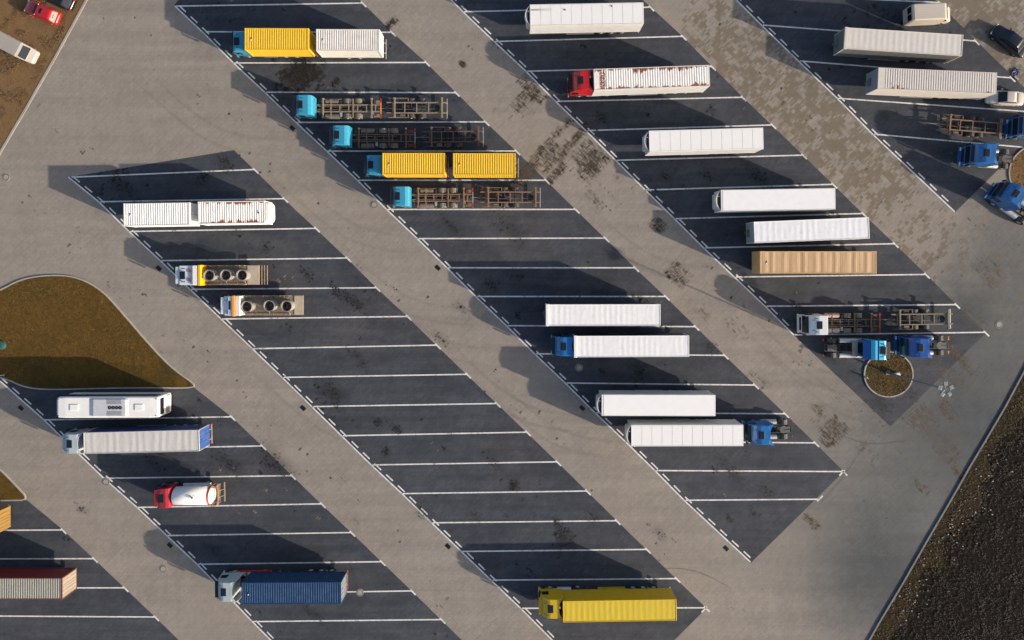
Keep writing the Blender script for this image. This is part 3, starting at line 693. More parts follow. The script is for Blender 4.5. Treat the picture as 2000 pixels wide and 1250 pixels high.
def cab(p, xf, m, kind='day', visor=BLACK, roofm=None, hatch=True, glass=True, wings=True, L=2.25):
    """cab over the engine, front face at x = xf.  day: roof at 3.0 sloping away; high: sleeper roof 3.7 with side fairings"""
    hw = 1.22; x0 = xf - L
    if kind == 'day':
        pts = [(x0, .95), (xf - .05, .5), (xf, .9), (xf, 1.7), (xf - .12, 2.35), (xf - .32, 2.86), (xf - .62, 2.98), (x0 + .5, 3.02), (x0 + .12, 2.86), (x0, 2.45)]
        zt = 3.0
    elif kind == 'high':
        pts = [(x0, .95), (xf - .05, .5), (xf, .9), (xf, 1.7), (xf - .12, 2.45), (xf - .30, 2.85), (xf - .50, 3.25), (xf - .85, 3.62), (xf - 1.25, 3.72), (x0, 3.78)]
        zt = 3.66
    else:  # low flat
        pts = [(x0, .95), (xf - .05, .5), (xf, .9), (xf, 1.55), (xf - .12, 2.15), (xf - .30, 2.58), (xf - .45, 2.68), (x0 + .05, 2.72), (x0, 2.6)]
        zt = 2.71
    taper = lambda x, z: (hw - max(0, (x - (xf - .5))) * .22) * (1 - max(0, z - 2.0) * .035)
    b = NB(); prof(b, pts, hw, taper, .055); obj('cab_body', b, m, p)
    # windscreen follows the front slope
    A = (xf + .0, 1.72); B_ = ((xf - .31, 2.84) if kind != 'low' else (xf - .28, 2.52)); mid = (xf - .12, 2.38 if kind != 'low' else 2.13)
    w0, w1 = 1.02, .96
    b = NB()
    plate(b, [(A[0], -w0, A[1]), (A[0], w0, A[1]), (mid[0], w0, mid[1]), (mid[0], -w0, mid[1])], .018)
    plate(b, [(mid[0], -w0, mid[1]), (mid[0], w0, mid[1]), (B_[0], w1, B_[1]), (B_[0], -w1, B_[1])], .018)
    obj('windscreen', b, GLASS, p)
    b = NB(); box(b, xf - .30, xf + .10, -1.02, 1.02, B_[1] + .02, B_[1] + .07, .02); obj('sun_visor', b, visor, p)
    for s in (-1, 1):
        b = NB(); y = s * (hw - .035)
        pt = [(xf - .30, y, 1.72), (xf - 1.12, y + s * .02, 1.66), (xf - 1.12, y - s * .015, 2.42), (xf - .38, y - s * .03, 2.42)]
        plate(b, pt if s < 0 else pt[::-1], .03); obj('side_window', b, GLASS, p)
        b = NB(); box(b, xf - .16, xf + .02, s * 1.30 - .09, s * 1.30 + .09, 1.75, 2.45, .04)
        tube(b, [(xf - .15, s * 1.15, 2.5), (xf - .08, s * 1.30, 2.45)], .025)
        obj('wing_mirror', b, BLACK, p)
        bxo('headlight', xf - .03, xf + .035, s * .90 - .22, s * .90 + .22, .62, .84, LAMPW, p, .02)
    b = NB(); box(b, xf - .02, xf + .045, -.80, .80, 1.0, 1.45)
    for i in range(4): box(b, xf + .045, xf + .06, -.76, .76, 1.03 + i * .11, 1.08 + i * .11)
    obj('grille', b, BLACK, p)
    b = NB(); box(b, xf - .10, xf + .07, -1.17, 1.17, .32, .60, .04); obj('bumper', b, m, p)
    if hatch:
        hx = xf - (.80 if kind != 'high' else 1.28); hz = zt + (.0 if kind != 'high' else .05)
        b = NB(); box(b, hx - .33, hx + .33, -.47, .47, hz - .06, hz + .055, .03); box(b, hx - .27, hx + .27, -.41, .41, hz + .05, hz + .075, 0, 1)
        obj('roof_hatch', b, [BLACK, GLASS], p)
    b = NB()
    for s in (-1, 1):
        for k in range(3): box(b, xf - 1.12 + k * .16, xf - 1.03 + k * .16, s * .80 - .05, s * .80 + .05, zt - .03, zt + .025)
        cyl(b, (xf - .75, s * .62, zt + (.05 if kind != 'high' else -.02)), (xf - .45, s * .62, zt + (.05 if kind != 'high' else -.12)), .035, n=8)
    obj('roof_fitting', b, M('roof_fitting_dark', (.03, .07, .10), .5), p)
    for s in (-1, 1): wheel(p, xf - 1.38, s * 1.0)
    b = NB()
    for s in (-1, 1):
        box(b, xf - 2.02, xf - .78, s * 1.0 - .2, s * 1.0 + .2, 1.02, 1.08); box(b, xf - .74, xf - .30, s * 1.15 - .06, s * 1.15 + .06, .4, .95, .02)
    obj('wheel_arch', b, BLACK, p)
    if kind == 'high' and wings:
        for s in (-1, 1):
            b = NB(); y = s * 1.17
            pts = [(x0, y, 1.15), (x0 - .55, y + s * .05, 1.15), (x0 - .62, y + s * .05, 3.2), (x0 - .45, y + s * .02, 3.72), (x0, y - s * .05, 3.78)]
            plate(b, pts if s > 0 else pts[::-1], .05); obj('side_fairing', b, m, p)
        b = NB()   # roof shell with hollow rear edge
        n = 9; top = []
        for i in range(n):
            y = -1.15 + 2.3 * i / (n - 1); q = abs(y) / 1.15
            top.append((x0 - .05 - .42 * q ** 2.6, y, 3.80 - .10 * q ** 3))
        vs = [b.verts.new((x0 + .9, -1.13, 3.70)), b.verts.new((x0 + .9, 1.13, 3.70))]
        tv = [b.verts.new(t) for t in top]
        b.faces.new([vs[0]] + tv + [vs[1]])
        bmesh.ops.triangulate(b, faces=b.faces)
        r = bmesh.ops.extrude_face_region(b, geom=b.faces[:])
        for v in [e for e in r['geom'] if isinstance(e, bmesh.types.BMVert)]: v.co.z -= .06
        obj('roof_spoiler', b, m, p)

def tanks(p, x0, x1, side, m, r=.33, name='fuel_tank', z=.72):
    b = NB(); cyl(b, (x0, side * .92, z), (x1, side * .92, z), r, n=16)
    for k in (.25, .75):
        x = x0 + (x1 - x0) * k; cyl(b, (x - .03, side * .92, z), (x + .03, side * .92, z), r + .015, n=16)
    obj(name, b, m, p)
def arch(t, x, y, m, r=.5, w_=.29):
    b = NB(); n = 7; ring = []
    for i in range(n):
        a = R(20 + 140 * i / (n - 1)); c_, s_ = math.cos(a) * (r + .1), math.sin(a) * (r + .1); k = (r + .06) / (r + .1)
        ring.append([(x + c_, y - w_, r + s_), (x + c_, y + w_, r + s_), (x + c_ * k, y + w_, r + s_ * k), (x + c_ * k, y - w_, r + s_ * k)])
    ringface(b, ring); obj('mudguard', b, m, t)
def tractor(label, F, Rr, m, kind='high', z=1.2, group='blue tractor units without trailers', L=None, amber=False, grp=True, **kw):
    loc, rz, LL = pose(F, Rr, z); L = L or LL
    f = G(*F, z); loc = Vector((f.x - math.cos(rz) * L / 2, f.y - math.sin(rz) * L / 2, 0))
    t = thing('tractor_unit', label, 'tractor unit', loc, rz, group if grp else None); xf = L / 2
    cab(t, xf, m, kind, **kw)
    b = NB(); xr = -L / 2
    for s in (-1, 1): box(b, xr + .1, xf - 1.9, s * .40 - .05, s * .40 + .05, .72, 1.0)
    for x in (xr + .12, xr + .9, xr + 1.9, xr + 2.8): box(b, x, x + .1, -.4, .4, .75, .95)
    axle_bar(t, xr + 1.15); obj('chassis', b, DARK, t); b = NB(); box(b, xf - 3.1, xf - 2.35, -.45, .45, .6, 1.05, .05); obj('gearbox', b, DARK, t)
    b = NB(); cyl(b, (xr + 1.2, 0, 1.04), (xr + 1.2, 0, 1.12), .47, n=20); box(b, xr + .45, xr + 1.1, -.36, .36, 1.04, 1.10, .02)
    box(b, xr + .4, xr + 1.15, -.07, .07, 1.095, 1.125, 0, 1); obj('fifth_wheel', b, [M('fifth_wheel_steel', (.085, .088, .085), .5, .2, .5), BLACK], t)
    for s in (-1, 1):
        wheel(t, xr + 1.15, s * .88, .5, .62)
        b = NB(); n = 7; ring = []
        for i in range(n):
            a = R(20 + 140 * i / (n - 1)); c_, s_ = math.cos(a), math.sin(a)
            ring.append([(xr + 1.15 + .62 * c_, s * .60, .5 + .62 * s_), (xr + 1.15 + .62 * c_, s * 1.2, .5 + .62 * s_), (xr + 1.15 + .58 * c_, s * 1.2, .5 + .58 * s_), (xr + 1.15 + .58 * c_, s * .60, .5 + .58 * s_)])
        ringface(b, ring); obj('rear_mudguard', b, DARK, t)
        tanks(t, xr + 2.0, xf - 2.25, s, ALU)
        bxo('tail_light', xr - .02, xr + .06, s * .95 - .16, s * .95 + .16, .72, .86, LAMPA if amber else LAMPR, t, .01)
        if amber:
            b = NB(); cyl(b, (xr + .25, s * .75, 1.0), (xr + .25, s * .75, 1.2), .09, n=10); obj('beacon', b, LAMPA, t)
    b = NB(); tube(b, [(xf - 2.32, .25, 1.8), (xf - 2.6, .1, 1.35), (xf - 2.95, 0, 1.15), (xf - 2.4, -.2, 1.7)], .03)
    cyl(b, (xf - 2.42, -.75, 1.0), (xf - 2.42, -.75, 2.5), .09, n=10); obj('air_lines', b, DARK, t)
    return t

def frame_beams(b, x0, x1, zr=1.12, hw=.42, ends=True, nx=5, mi=0, h=.16):
    for s in (-1, 1): box(b, x0, x1, s * hw - .06, s * hw + .06, zr - h, zr)
    for i in range(nx):
        x = x0 + (x1 - x0) * (i + .5) / nx; box(b, x - .05, x + .05, -hw, hw, zr - .13, zr - .02)
def chassis_lorry(label, F, Rr, cabm, beam, z=1.2, kind='day', marker=None, group='flat lorries with bare swap body frames', body=False, tank_m=None, **kw):
    loc, rz, L = pose(F, Rr, z)
    t = thing('container_lorry', label, 'lorry', loc, rz, group); xf = L / 2; xr = -L / 2
    cab(t, xf, cabm, kind, **kw)
    x1 = xf - 2.35
    b = NB(); frame_beams(b, xr + .15, x1, 1.10, .42, nx=7)
    for x in (x1 - 3.6, x1 - 5.3, x1 - 6.65): axle_bar(t, x) if x > xr + .8 else None
    obj('frame_rail', b, beam, t)
    b = NB()      # cross beams that carry the container corners
    for x in (x1 - .75, xr + 1.15):
        box(b, x - .08, x + .08, -1.2, 1.2, 1.12, 1.24, .01)
        for s in (-1, 1): box(b, x - .12, x + .12, s * 1.13 - .1, s * 1.13 + .1, 1.10, 1.30, .01)
    box(b, x1 - 4.5, x1 - 4.38, -1.18, 1.18, 1.05, 1.14)
    for s in (-1, 1): box(b, x1 - 3.0, x1 - .75, s * 1.17 - .03, s * 1.17 + .03, .85, .95)
    obj('cross_beam', b, beam, t)
    for x in (x1 - 3.65, x1 - 5.0):
        for s in (-1, 1): wheel(t, x, s * .93, .5, .5)
    for x in (x1 - 3.65, x1 - 5.0):
        for s in (-1, 1): arch(t, x, s * .93, DUSTY)
    for s in (-1, 1):      # brackets, pipes and boxes hung on the rails
        b = NB(); box(b, x1 - 3.05, x1 - 2.75, s * .75 - .25, s * .75 + .25, .6, 1.0, .04); obj('battery_box', b, GREY if s > 0 else DARK, t)
        b = NB(); tube(b, [(x1 + .05, s * .28, 1.35), (x1 - .5, s * .2, 1.12), (x1 - 2.2, s * .18, 1.05), (x1 - 5.4, s * .22, 1.0)], .035); obj('air_line', b, DUSTY, t)
        b = NB(); box(b, xr + .25, xr + .95, s * .85 - .2, s * .85 + .2, .65, .72); tube(b, [(xr + 1.1, s * .45, 1.0), (xr + .9, s * .8, .75)], .04); obj('light_bracket', b, beam, t)
    b = NB(); box(b, x1 - 1.75, x1 - 1.62, -1.15, 1.15, .98, 1.06); obj('outrigger', b, beam, t)
    for s in (-1, 1): tanks(t, x1 - 2.6, x1 - 1.0, s, tank_m or DUSTY, .34)
    b = NB()
    for k in range(3): cyl(b, (x1 - .2 - k * .28, -.85, .75), (x1 - .2 - k * .28, .85, .75), .12, n=8)
    box(b, x1 - .5, x1 - .1, -1.1, -.55, .6, 1.0, .03); box(b, x1 - 3.0, x1 - 2.4, -.32, .32, .6, .95, .04)
    obj('air_tank', b, DARK, t)
    b = NB(); box(b, xr, xr + .09, -1.22, 1.22, .95, 1.12, .01, 0)
    for s in (-1, 1): box(b, xr - .01, xr + .1, s * .95 - .26, s * .95 + .26, .94, 1.13, .0, 1)
    obj('rear_bar', b, [marker or STEELR, LAMPR], t)
    t['xr'] = xr; t['x1'] = x1
    return t
def drawbar_trailer(label, F, Rr, beam, z=1.2, bar=1.2, axles=(.40, .58), group='two axle trailers behind flat lorries', wide=False, endbar=STEELR):
    loc, rz, L = pose(F, Rr, z); xf = L / 2; xr = -L / 2
    t = thing('flat_trailer', label, 'trailer', loc, rz, group)
    b = NB(); frame_beams(b, xr, xf, 1.14, .64, nx=5, h=.18); obj('frame_rail', b, beam, t)
    b = NB()
    for x in (xf - 1.0, xr + .55):
        box(b, x - .09, x + .09, -1.22, 1.22, 1.16, 1.28, .01)
        for s in (-1, 1): box(b, x - .12, x + .12, s * 1.13 - .1, s * 1.13 + .1, 1.14, 1.34, .01)
    for s in (-1, 1):
        box(b, xf - 2.7, xf - .2, s * 1.2 - .03, s * 1.2 + .03, .95, 1.05); box(b, xf - 2.7, xf - 2.6, s * .64, s * 1.2, .95, 1.05) if s > 0 else box(b, xf - 2.7, xf - 2.6, -1.2, -.64, .95, 1.05)
    obj('cross_beam', b, beam, t)
    ax = [xf - L * a for a in axles]
    for x in ax:
        for s in (-1, 1): wheel(t, x, s * .98, .48, .42)
    b = NB()
    for x in ax: axle_bar(t, x, .48)
    for i, x in enumerate((xf - 1.9, xf - 2.15)): cyl(b, (x, -.45, .8), (x, .45, .8), .11, n=10)
    box(b, xr + .9, xr + 1.5, -.3, .3, .75, .9, .03)
    obj('spring_cylinder', b, DARK, t)
    b = NB(); cyl(b, (xr + 1.25, 0, .84), (xr + 1.25, 0, 1.0), .42, n=18); obj('spare_wheel', b, RUBBER, t)
    for x in ax:
        for s in (-1, 1): arch(t, x, s * .98, DARK, .48, .24)
    for s in (-1, 1):
        b = NB(); box(b, xf - 2.3, xf - 1.6, s * .95 - .18, s * .95 + .18, .6, .95, .04); obj('tool_box', b, DUSTY if s > 0 else DARK, t)
    b = NB(); tube(b, [(xf - .2, .1, .95), (xf - 2.2, .18, 1.0), (xr + .8, .12, .98)], .03); obj('air_line', b, DUSTY, t)
    b = NB(); tube(b, [(xf + bar, 0, .75), (xf - .6, 0, .8)], .07, 8); tube(b, [(xf + bar * .3, 0, .77), (xf - .3, .35, .85)], .04); tube(b, [(xf + bar * .3, 0, .77), (xf - .3, -.35, .85)], .04)
    obj('drawbar', b, DUSTY, t)
    b = NB(); box(b, xr - .08, xr + .02, -1.22, 1.22, .55, .68, .01); [box(b, xr - .05, xr + .05, s * .6 - .04, s * .6 + .04, .6, 1.1) for s in (-1, 1)]
    obj('rear_bar', b, endbar, t)
    return t

def container(label, F, Rr, z, m, hgt=2.65, roofm=None, sidem=None, endm=None, W=2.5, pitch=.275, group=None, dep=.035, name='swap_body', marks=None, cat='container', doorm=None, edgem=None):
    loc, rz, L = pose(F, Rr, z); z0 = z - hgt; h = L / 2; w_ = W / 2
    t = thing(name, label, cat, loc + Vector((0, 0, z0)), rz, group)
    rm, sm, em = roofm or m, sidem or m, endm or m
    b = NB()
    for s in (-1, 1):
        box(b, -h, h, s * w_ - .05, s * w_ + .05, hgt - .10, hgt + .012); box(b, -h, h, s * w_ - .05, s * w_ + .05, 0, .14)
    for x in (-h + .06, h - .06):
        for s in (-1, 1): box(b, x - .078, x + .078, s * (w_ - .02) - .078, s * (w_ - .02) + .078, -.005, hgt + .02, .01)
        box(b, x - .068, x + .068, -w_, w_, hgt - .11, hgt + .010); box(b, x - .068, x + .068, -w_, w_, .01, .13)
    obj('corner_frame', b, edgem or m, t)
    y = w_ - .05
    b = NB(); corr(b, -h + .13, h - .13, pitch, -dep, lambda x, d: (x, -y, hgt - .005 + d), lambda x, d: (x, y, hgt - .005 + d)); obj('roof', b, rm, t)
    for s in (-1, 1):
        b = NB(); corr(b, -h + .13, h - .13, pitch, -dep, lambda x, d: (x, s * (w_ + .02 + d), .12), lambda x, d: (x, s * (w_ + .02 + d), hgt - .08)); obj('side_panel', b, sm, t)
    bxo('front_wall', h - .07, h - .02, -w_ + .06, w_ - .06, .1, hgt - .09, em, t)
    for s in (-1, 1):
        b = NB(); y0, y1 = sorted((s * .02, s * (w_ - .09)))
        box(b, -h + .0, -h + .06, y0, y1, .1, hgt - .1, .01)
        for k in (.3, .75):
            yy = y0 + (y1 - y0) * k; cyl(b, (-h - .03, yy, .12), (-h - .03, yy, hgt - .12), .02, n=6)
        obj('door', b, doorm or em, t)
    b = NB(); box(b, h - .82, h - .72, -.18, .02, hgt + .008, hgt + .03, 0, 0); box(b, h - .82, h - .72, .05, .22, hgt + .008, hgt + .031, 0, 1)
    obj('roof_vent_plate', b, [BLACK, LAMPW], t)
    return t

def bogie(t, xs, z=1.1):
    for x in xs: axle(t, x, .98, .5, .38)
    for x in xs: axle_bar(t, x)
    b = NB()
    for s in (-1, 1): box(b, xs[-1] - .6, xs[0] + 3.5, s * .45 - .05, s * .45 + .05, z - .25, z - .03)
    obj('chassis_rail', b, DARK, t)
    for s in (-1, 1):
        b = NB(); box(b, xs[0] + 4.0, xs[0] + 4.15, s * .75 - .08, s * .75 + .08, .05, z - .02, .01); box(b, xs[0] + 3.92, xs[0] + 4.23, s * .75 - .14, s * .75 + .14, .0, .05)
        obj('landing_leg', b, DUSTY, t)
def semi(label, F, Rr, z, roofm, sidem=None, kind='curtain', endm=None, group=None, unit=None, frame=None, guard=None, cap=False, W=2.55, doorm=None, edge=None, fit=None):
    loc, rz, L = pose(F, Rr, z); h = L / 2; w_ = W / 2; z0 = 1.18
    t = thing('box_trailer' if kind != 'curtain' else 'curtain_trailer', label, 'trailer', loc, rz, group)
    sidem = sidem or roofm; endm = endm or sidem; fr = frame or WHITE
    if kind == 'curtain':
        b = NB(); n = 40; ny = 8; vs = []
        for i in range(n * 2 + 1):
            x = -h + .05 + (2 * h - .1) * i / (2 * n); row = []
            for j in range(ny + 1):
                y = -w_ + .05 + (W - .1) * j / ny
                bow = .011 * abs(math.sin(math.pi * i / 4)) ** .5 if abs(j - ny / 2) < ny / 2 else 0
                row.append(b.verts.new((x, y, z - .02 - .024 + bow + .009 * mnoise.noise(Vector((x * 2.2, y * 1.4, loc.x))))))
            vs.append(row)
        for i in range(2 * n):
            for j in range(ny): b.faces.new((vs[i][j], vs[i + 1][j], vs[i + 1][j + 1], vs[i][j + 1]))
        obj('tarpaulin_roof', b, roofm, t, smooth=True)
        b = NB()
        for s in (-1, 1): box(b, -h, h, s * (w_ - .035) - .035, s * (w_ - .035) + .035, z - .12, z - .004, .01)
        for x in (-h + .05, h - .05): box(b, x - .05, x + .05, -w_ + .07, w_ - .07, z - .12, z - .006, .01)
        for s in (-1, 1):
            for x in (-h + .06, h - .06): box(b, x - .06, x + .06, s * (w_ - .07) - .065, s * (w_ - .07) + .065, z0, z - .12)
        if cap: box(b, h - .32, h + .06, -w_ - .05, w_ + .05, z - .14, z + .035, .035)
        obj('roof_frame', b, fr, t)
        for s in (-1, 1):
            b = NB(); n = 60; a = []; c = []
            for i in range(n + 1):
                x = -h + .1 + (2 * h - .2) * i / n; d = .012 * math.sin(i * 1.35) + .01 * math.sin(i * .31)
                a.append(b.verts.new((x, s * (w_ - .02 + d), z0 - .1))); c.append(b.verts.new((x, s * (w_ - .03 + d * .4), z - .12)))
            for i in range(n): b.faces.new((a[i], a[i + 1], c[i + 1], c[i]))
            obj('side_curtain', b, sidem, t, smooth=True)
    else:
        b = NB(); box(b, -h + .03, h - .03, -w_ + .02, w_ - .02, z0 + .1, z - .025); 
        if kind == 'corr':
            corr(b, -h + .35, h - .9, .29, .03, lambda x, d: (x, -w_ + .10, z - .022 + d), lambda x, d: (x, w_ - .10, z - .022 + d), 1)
            for x0_, x1_ in ((-h + .05, -h + .35), (h - .9, h - .05)): box(b, x0_, x1_, -w_ + .1, w_ - .1, z - .03, z - .012, 0, 1)
        obj('box_body', b, [sidem, roofm], t)
        if kind == 'panel':
            b = NB(); n = 11
            for i in range(n):
                x0_ = -h + .05 + (2 * h - .1) * i / n; box(b, x0_ + .022, x0_ + (2 * h - .1) / n - .022, -w_ + .12, w_ - .12, z - .03, z - .008 + .001 * (i % 2))
            obj('roof_panel', b, roofm, t)
        if kind == 'plain':
            b = NB(); box(b, -h + .07, h - .25, -w_ + .09, w_ - .09, z - .03, z - .006, .005); obj('roof_panel', b, roofm, t)
        b = NB(); em = edge or fr
        for s in (-1, 1):
            box(b, -h, h, s * (w_ - .045) - .045, s * (w_ - .045) + .045, z - .10, z, .012); box(b, -h, h, s * (w_ - .03) - .03, s * (w_ - .03) + .03, z0, z0 + .16)
        for x in (-h + .05, h - .05): box(b, x - .05, x + .05, -w_ + .09, w_ - .09, z - .10, z - .003, .012)
        obj('edge_rail', b, em, t)
    if unit == 'fridge':
        b = NB(); pr = [(h, z0 + .5), (h + .36, z0 + .55), (h + .46, z0 + .9), (h + .46, z - .55), (h + .36, z - .28), (h, z - .22)]
        prof(b, pr, .98, lambda x, zz: .98 - max(0, x - h) * .30, .04); obj('fridge_unit', b, LGREY, t)
        b = NB(); n = 10   # curved wind deflector above and in front of the unit
        A = []; B2 = []; A2 = []; B3 = []
        for i in range(n + 1):
            y = -1.17 + 2.34 * i / n; q = 1 - (abs(y) / 1.17) ** 2.2
            A.append(b.verts.new((h + .06 + .50 * q, y, z - .10))); B2.append(b.verts.new((h + .14 + .50 * q, y, z - .62)))
            A2.append(b.verts.new((h - .06 + .50 * q, y, z - .10))); B3.append(b.verts.new((h + .02 + .50 * q, y, z - .62)))
        for i in range(n):
            b.faces.new((A[i], A[i + 1], B2[i + 1], B2[i])); b.faces.new((A[i], A2[i], A2[i + 1], A[i + 1])); b.faces.new((A2[i], B3[i], B3[i + 1], A2[i + 1]))
        for i in (0, n): b.faces.new((A[i], B2[i], B3[i], A2[i]))
        obj('wind_deflector', b, WHITE2 if fit != 'silver' else LGREY, t, smooth=False)
        b = NB(); box(b, h, h + .30, -.9, .9, z - .22, z - .12, .02); cyl(b, (h + .16, .35, z - .14), (h + .16, .35, z - .09), .13, n=12, mi=0); cyl(b, (h + .2, -.5, z - .13), (h + .2, -.5, z - .06), .05, n=8, mi=1)
        obj('fan_cover', b, [BLACK, WHITE], t)
    elif unit == 'hoses' or kind == 'curtain' or kind == 'corr':
        b = NB(); box(b, h, h + .16, -.45, .45, 1.9, 2.4, .02); tube(b, [(h + .1, -.35, 1.7), (h + .32, -.1, 1.5), (h + .2, .2, 1.6), (h + .08, .35, 1.9)], .04); obj('hose_bracket', b, DUSTY, t)
        bxo('front_bulkhead', h - .055, h + .004, -w_ + .08, w_ - .08, z0, z - .125, endm, t)
    for s in (-1, 1):
        b = NB(); y0, y1 = sorted((s * .012, s * (w_ - .06))); box(b, -h - .035, -h + .01, y0, y1, z0 + .05, z - .11, .01)
        for k in (.28, .72): yy = y0 + (y1 - y0) * k; cyl(b, (-h - .06, yy, z0 + .1), (-h - .06, yy, z - .2), .018, n=6)
        obj('rear_door', b, doorm or endm, t)
    b = NB(); box(b, -h - .05, -h + .08, -1.2, 1.2, .52, .66, .01); [box(b, -h, -h + .1, s * .6 - .05, s * .6 + .05, .6, 1.15) for s in (-1, 1)]
    obj('underrun_bar', b, STEELR, t)
    for s in (-1, 1):
        bxo('tail_light', -h - .07, -h - .04, s * .98 - .2, s * .98 + .2, .80, .95, LAMPR, t, .01)
        b = NB(); box(b, -h + 5.6, h - 4.6, s * 1.2 - .02, s * 1.2 + .02, .45, .60); box(b, -h + 5.6, h - 4.6, s * 1.2 - .02, s * 1.2 + .02, .75, .95); obj('side_guard', b, guard or ALU, t)
    b = NB(); box(b, -h + .1, h - .1, -w_ + .1, w_ - .1, z0 - .10, z0 + .08); obj('floor', b, DARK, t)
    bogie(t, [-h + 4.6, -h + 3.3, -h + 2.0])
    return t

def skeletal(label, F, Rr, z=1.15, group=None, gooseneck=True, beam=RUSTY):
    loc, rz, L = pose(F, Rr, z); h = L / 2
    t = thing('skeletal_trailer', label, 'trailer', loc, rz, group)
    b = NB(); frame_beams(b, -h, h, 1.12, .45, nx=8, h=.2); obj('frame_rail', b, beam, t)
    b = NB()
    for x in (-h + .1, -h + 5.5, h - 5.5, h - .2): box(b, x - .09, x + .09, -1.2, 1.2, 1.02, 1.15)
    box(b, -h - .22, -h - .12, -1.22, 1.22, .62, .76, .01, 0); [box(b, -h - .2, -h, s * .5 - .05, s * .5 + .05, .65, 1.05) for s in (-1, 1)]
    obj('cross_beam', b, STEELR if beam is not RUSTY else beam, t)
    for s in (-1, 1): bxo('tail_light', -h - .26, -h - .22, s * .9 - .25, s * .9 + .25, .62, .76, LAMPR, t)
    bogie(t, [-h + 4.4, -h + 3.1, -h + 1.8])
    return t

# ------------------------------------------------------------------ swap body lorries, second bay block from the top left
GL = 'yellow swap bodies'
chassis_lorry('light blue lorry under the dusty yellow box, topmost of the light blue cabs', (461, 90), (620, 90), LBLUE, TANB, group='light blue lorries', marker=STEELR)
container('yellow ribbed box with dusty roof on the topmost light blue lorry', (478, 76), (602.5, 76.5), 3.85, YELC, group=GL)
drawbar_trailer('trailer carrying the white ribbed box behind the topmost light blue lorry', (632, 92), (752, 93), TANB)
container('off white ribbed box on the trailer behind the yellow box, top left', (617.5, 78), (741, 78.5), 3.85, WHITE2, group=None)
chassis_lorry('empty light blue lorry with tan frame and orange marked rear bar, uppermost bare frame', (582, 211), (744, 211), LBLUE, TANB, group='light blue lorries', marker=ORANGE)
drawbar_trailer('empty tan framed trailer behind the upper bare light blue lorry', (755, 210), (872, 210), TANB)
chassis_lorry('empty light blue lorry with dark brown frame, directly below the tan framed one', (652, 269), (811, 269), LBLUE, BROWNB, group='light blue lorries', marker=STEELR)
drawbar_trailer('empty dark brown framed trailer just above the pair of yellow boxes', (827, 267), (943, 266), BROWNB)
chassis_lorry('light blue lorry under the front one of the paired yellow boxes', (717, 326), (876, 326), LBLUE, BROWNB, group='light blue lorries')
container('bright yellow ribbed box behind a light blue cab, left one of the pair', (747, 320), (868, 320), 3.85, YELC, group=GL)
drawbar_trailer('trailer under the right one of the paired yellow boxes', (894, 326), (1012, 326), BROWNB)
container('bright yellow ribbed box on a trailer, right one of its pair', (885, 320.5), (1007, 320.5), 3.85, YELC, group=GL)
tl = chassis_lorry('empty light blue lorry with rust orange frame, lowest of the light blue cabs', (768, 386), (924, 386), LBLUE, RUSTY, group='light blue lorries', marker=STEELR)
drawbar_trailer('empty rust orange framed trailer behind the lowest light blue lorry', (938, 385), (1055, 385), RUSTY)

# ------------------------------------------------------------------ white swap bodies, left
RW1 = Mrust('rusty_white_roof_short', (.80, .77, .72), 1.2, .8, 3.0)
drawbar_trailer('trailer under the clean white box in the left bays', (262, 415), (382, 413), TANB, bar=.2)
container('clean white ribbed box at the left end of the white pair', (241.5, 419.5), (370, 417.5), 3.9, WHITE, W=2.6, edgem=WHITE2)
drawbar_trailer('trailer under the rust streaked white box in the left bays', (520, 409), (400, 411), TANB, bar=.2)
tw = container('white ribbed box with rust streaks along its roof edges beside the clean one', (517, 414), (387, 416), 3.9, WHITE, roofm=RW1, W=2.6)
b = NB(); loft(b, [(4.06, 1.2, .3, 2.62, .2), (4.4, 1.12, .5, 2.58, .3), (4.55, .95, .7, 2.4, .3)]); o = obj('nose_fairing', b, WHITE2, tw)

# ------------------------------------------------------------------ box and curtain trailers
GW = 'white refrigerated box trailers'
RF = M('fridge_roof', (.81, .80, .78), .4, 0, .12, (.55, .53, .50), .8)
CT = Mbands('curtain_roof', (.80, .795, .79), (.66, .66, .665), .62, .45, .45)
CT2 = Mbands('curtain_roof_wrinkled', (.76, .765, .78), (.64, .65, .68), .8, .5, .4, 1.2)
CT3 = Mbands('curtain_roof_grey', (.60, .58, .54), (.42, .41, .39), .9, .55, .6, 1.5)
WALL = M('trailer_wall_white', (.66, .66, .64), .4, 0, .2)
GWALL = M('trailer_wall_grey', (.11, .12, .12), .5, 0, .3)
cf = semi('cream tinted fridge trailer at the top edge with a dark streak from its unit', (1035, 29.5), (1257, 25.3), 4.0, RF, WALL, 'panel', group=GW, unit='fridge', edge=WHITE2)
SOOT = stain_mat('soot', (.05, .045, .04), .9)
b = NB(); lay = b.verts.layers.float.new('fade'); hx = 6.75
for x0_, x1_, a0, a1, w0, w1 in ((hx, hx - .5, .9, .6, .10, .14), (hx - .5, hx - 1.4, .6, .28, .14, .2), (hx - 1.4, hx - 2.8, .28, 0, .2, .26)):
    for s in (-1, 1):
        vs = []
        for x, w_, a in ((x0_, 0, a0), (x1_, 0, a1), (x1_, w1 * s, 0), (x0_, w0 * s, 0)):
            v = b.verts.new((x, -.62 + w_, 4.004)); v[lay] = a; vs.append(v)
        b.faces.new(vs)
obj('soot_streak', b, SOOT, cf, split=False)
for x, y in ((2.6, -.55), (-3.0, -.9)):
    b = NB(); cyl(b, (x, y, 3.99), (x, y, 4.06), .09, n=10); obj('roof_vent', b, BLACK, cf)
RW2 = Mrust('rusty_white_roof', (.80, .77, .72), 1.17, 1.0, 1.0, 5.9)
semi('white ribbed trailer with heavy rust along its roof edges behind the red tractor unit', (1160, 155.5), (1386, 147.5), 4.0, RW2, WALL, 'corr', group=None, endm=WALL, edge=WHITE2)
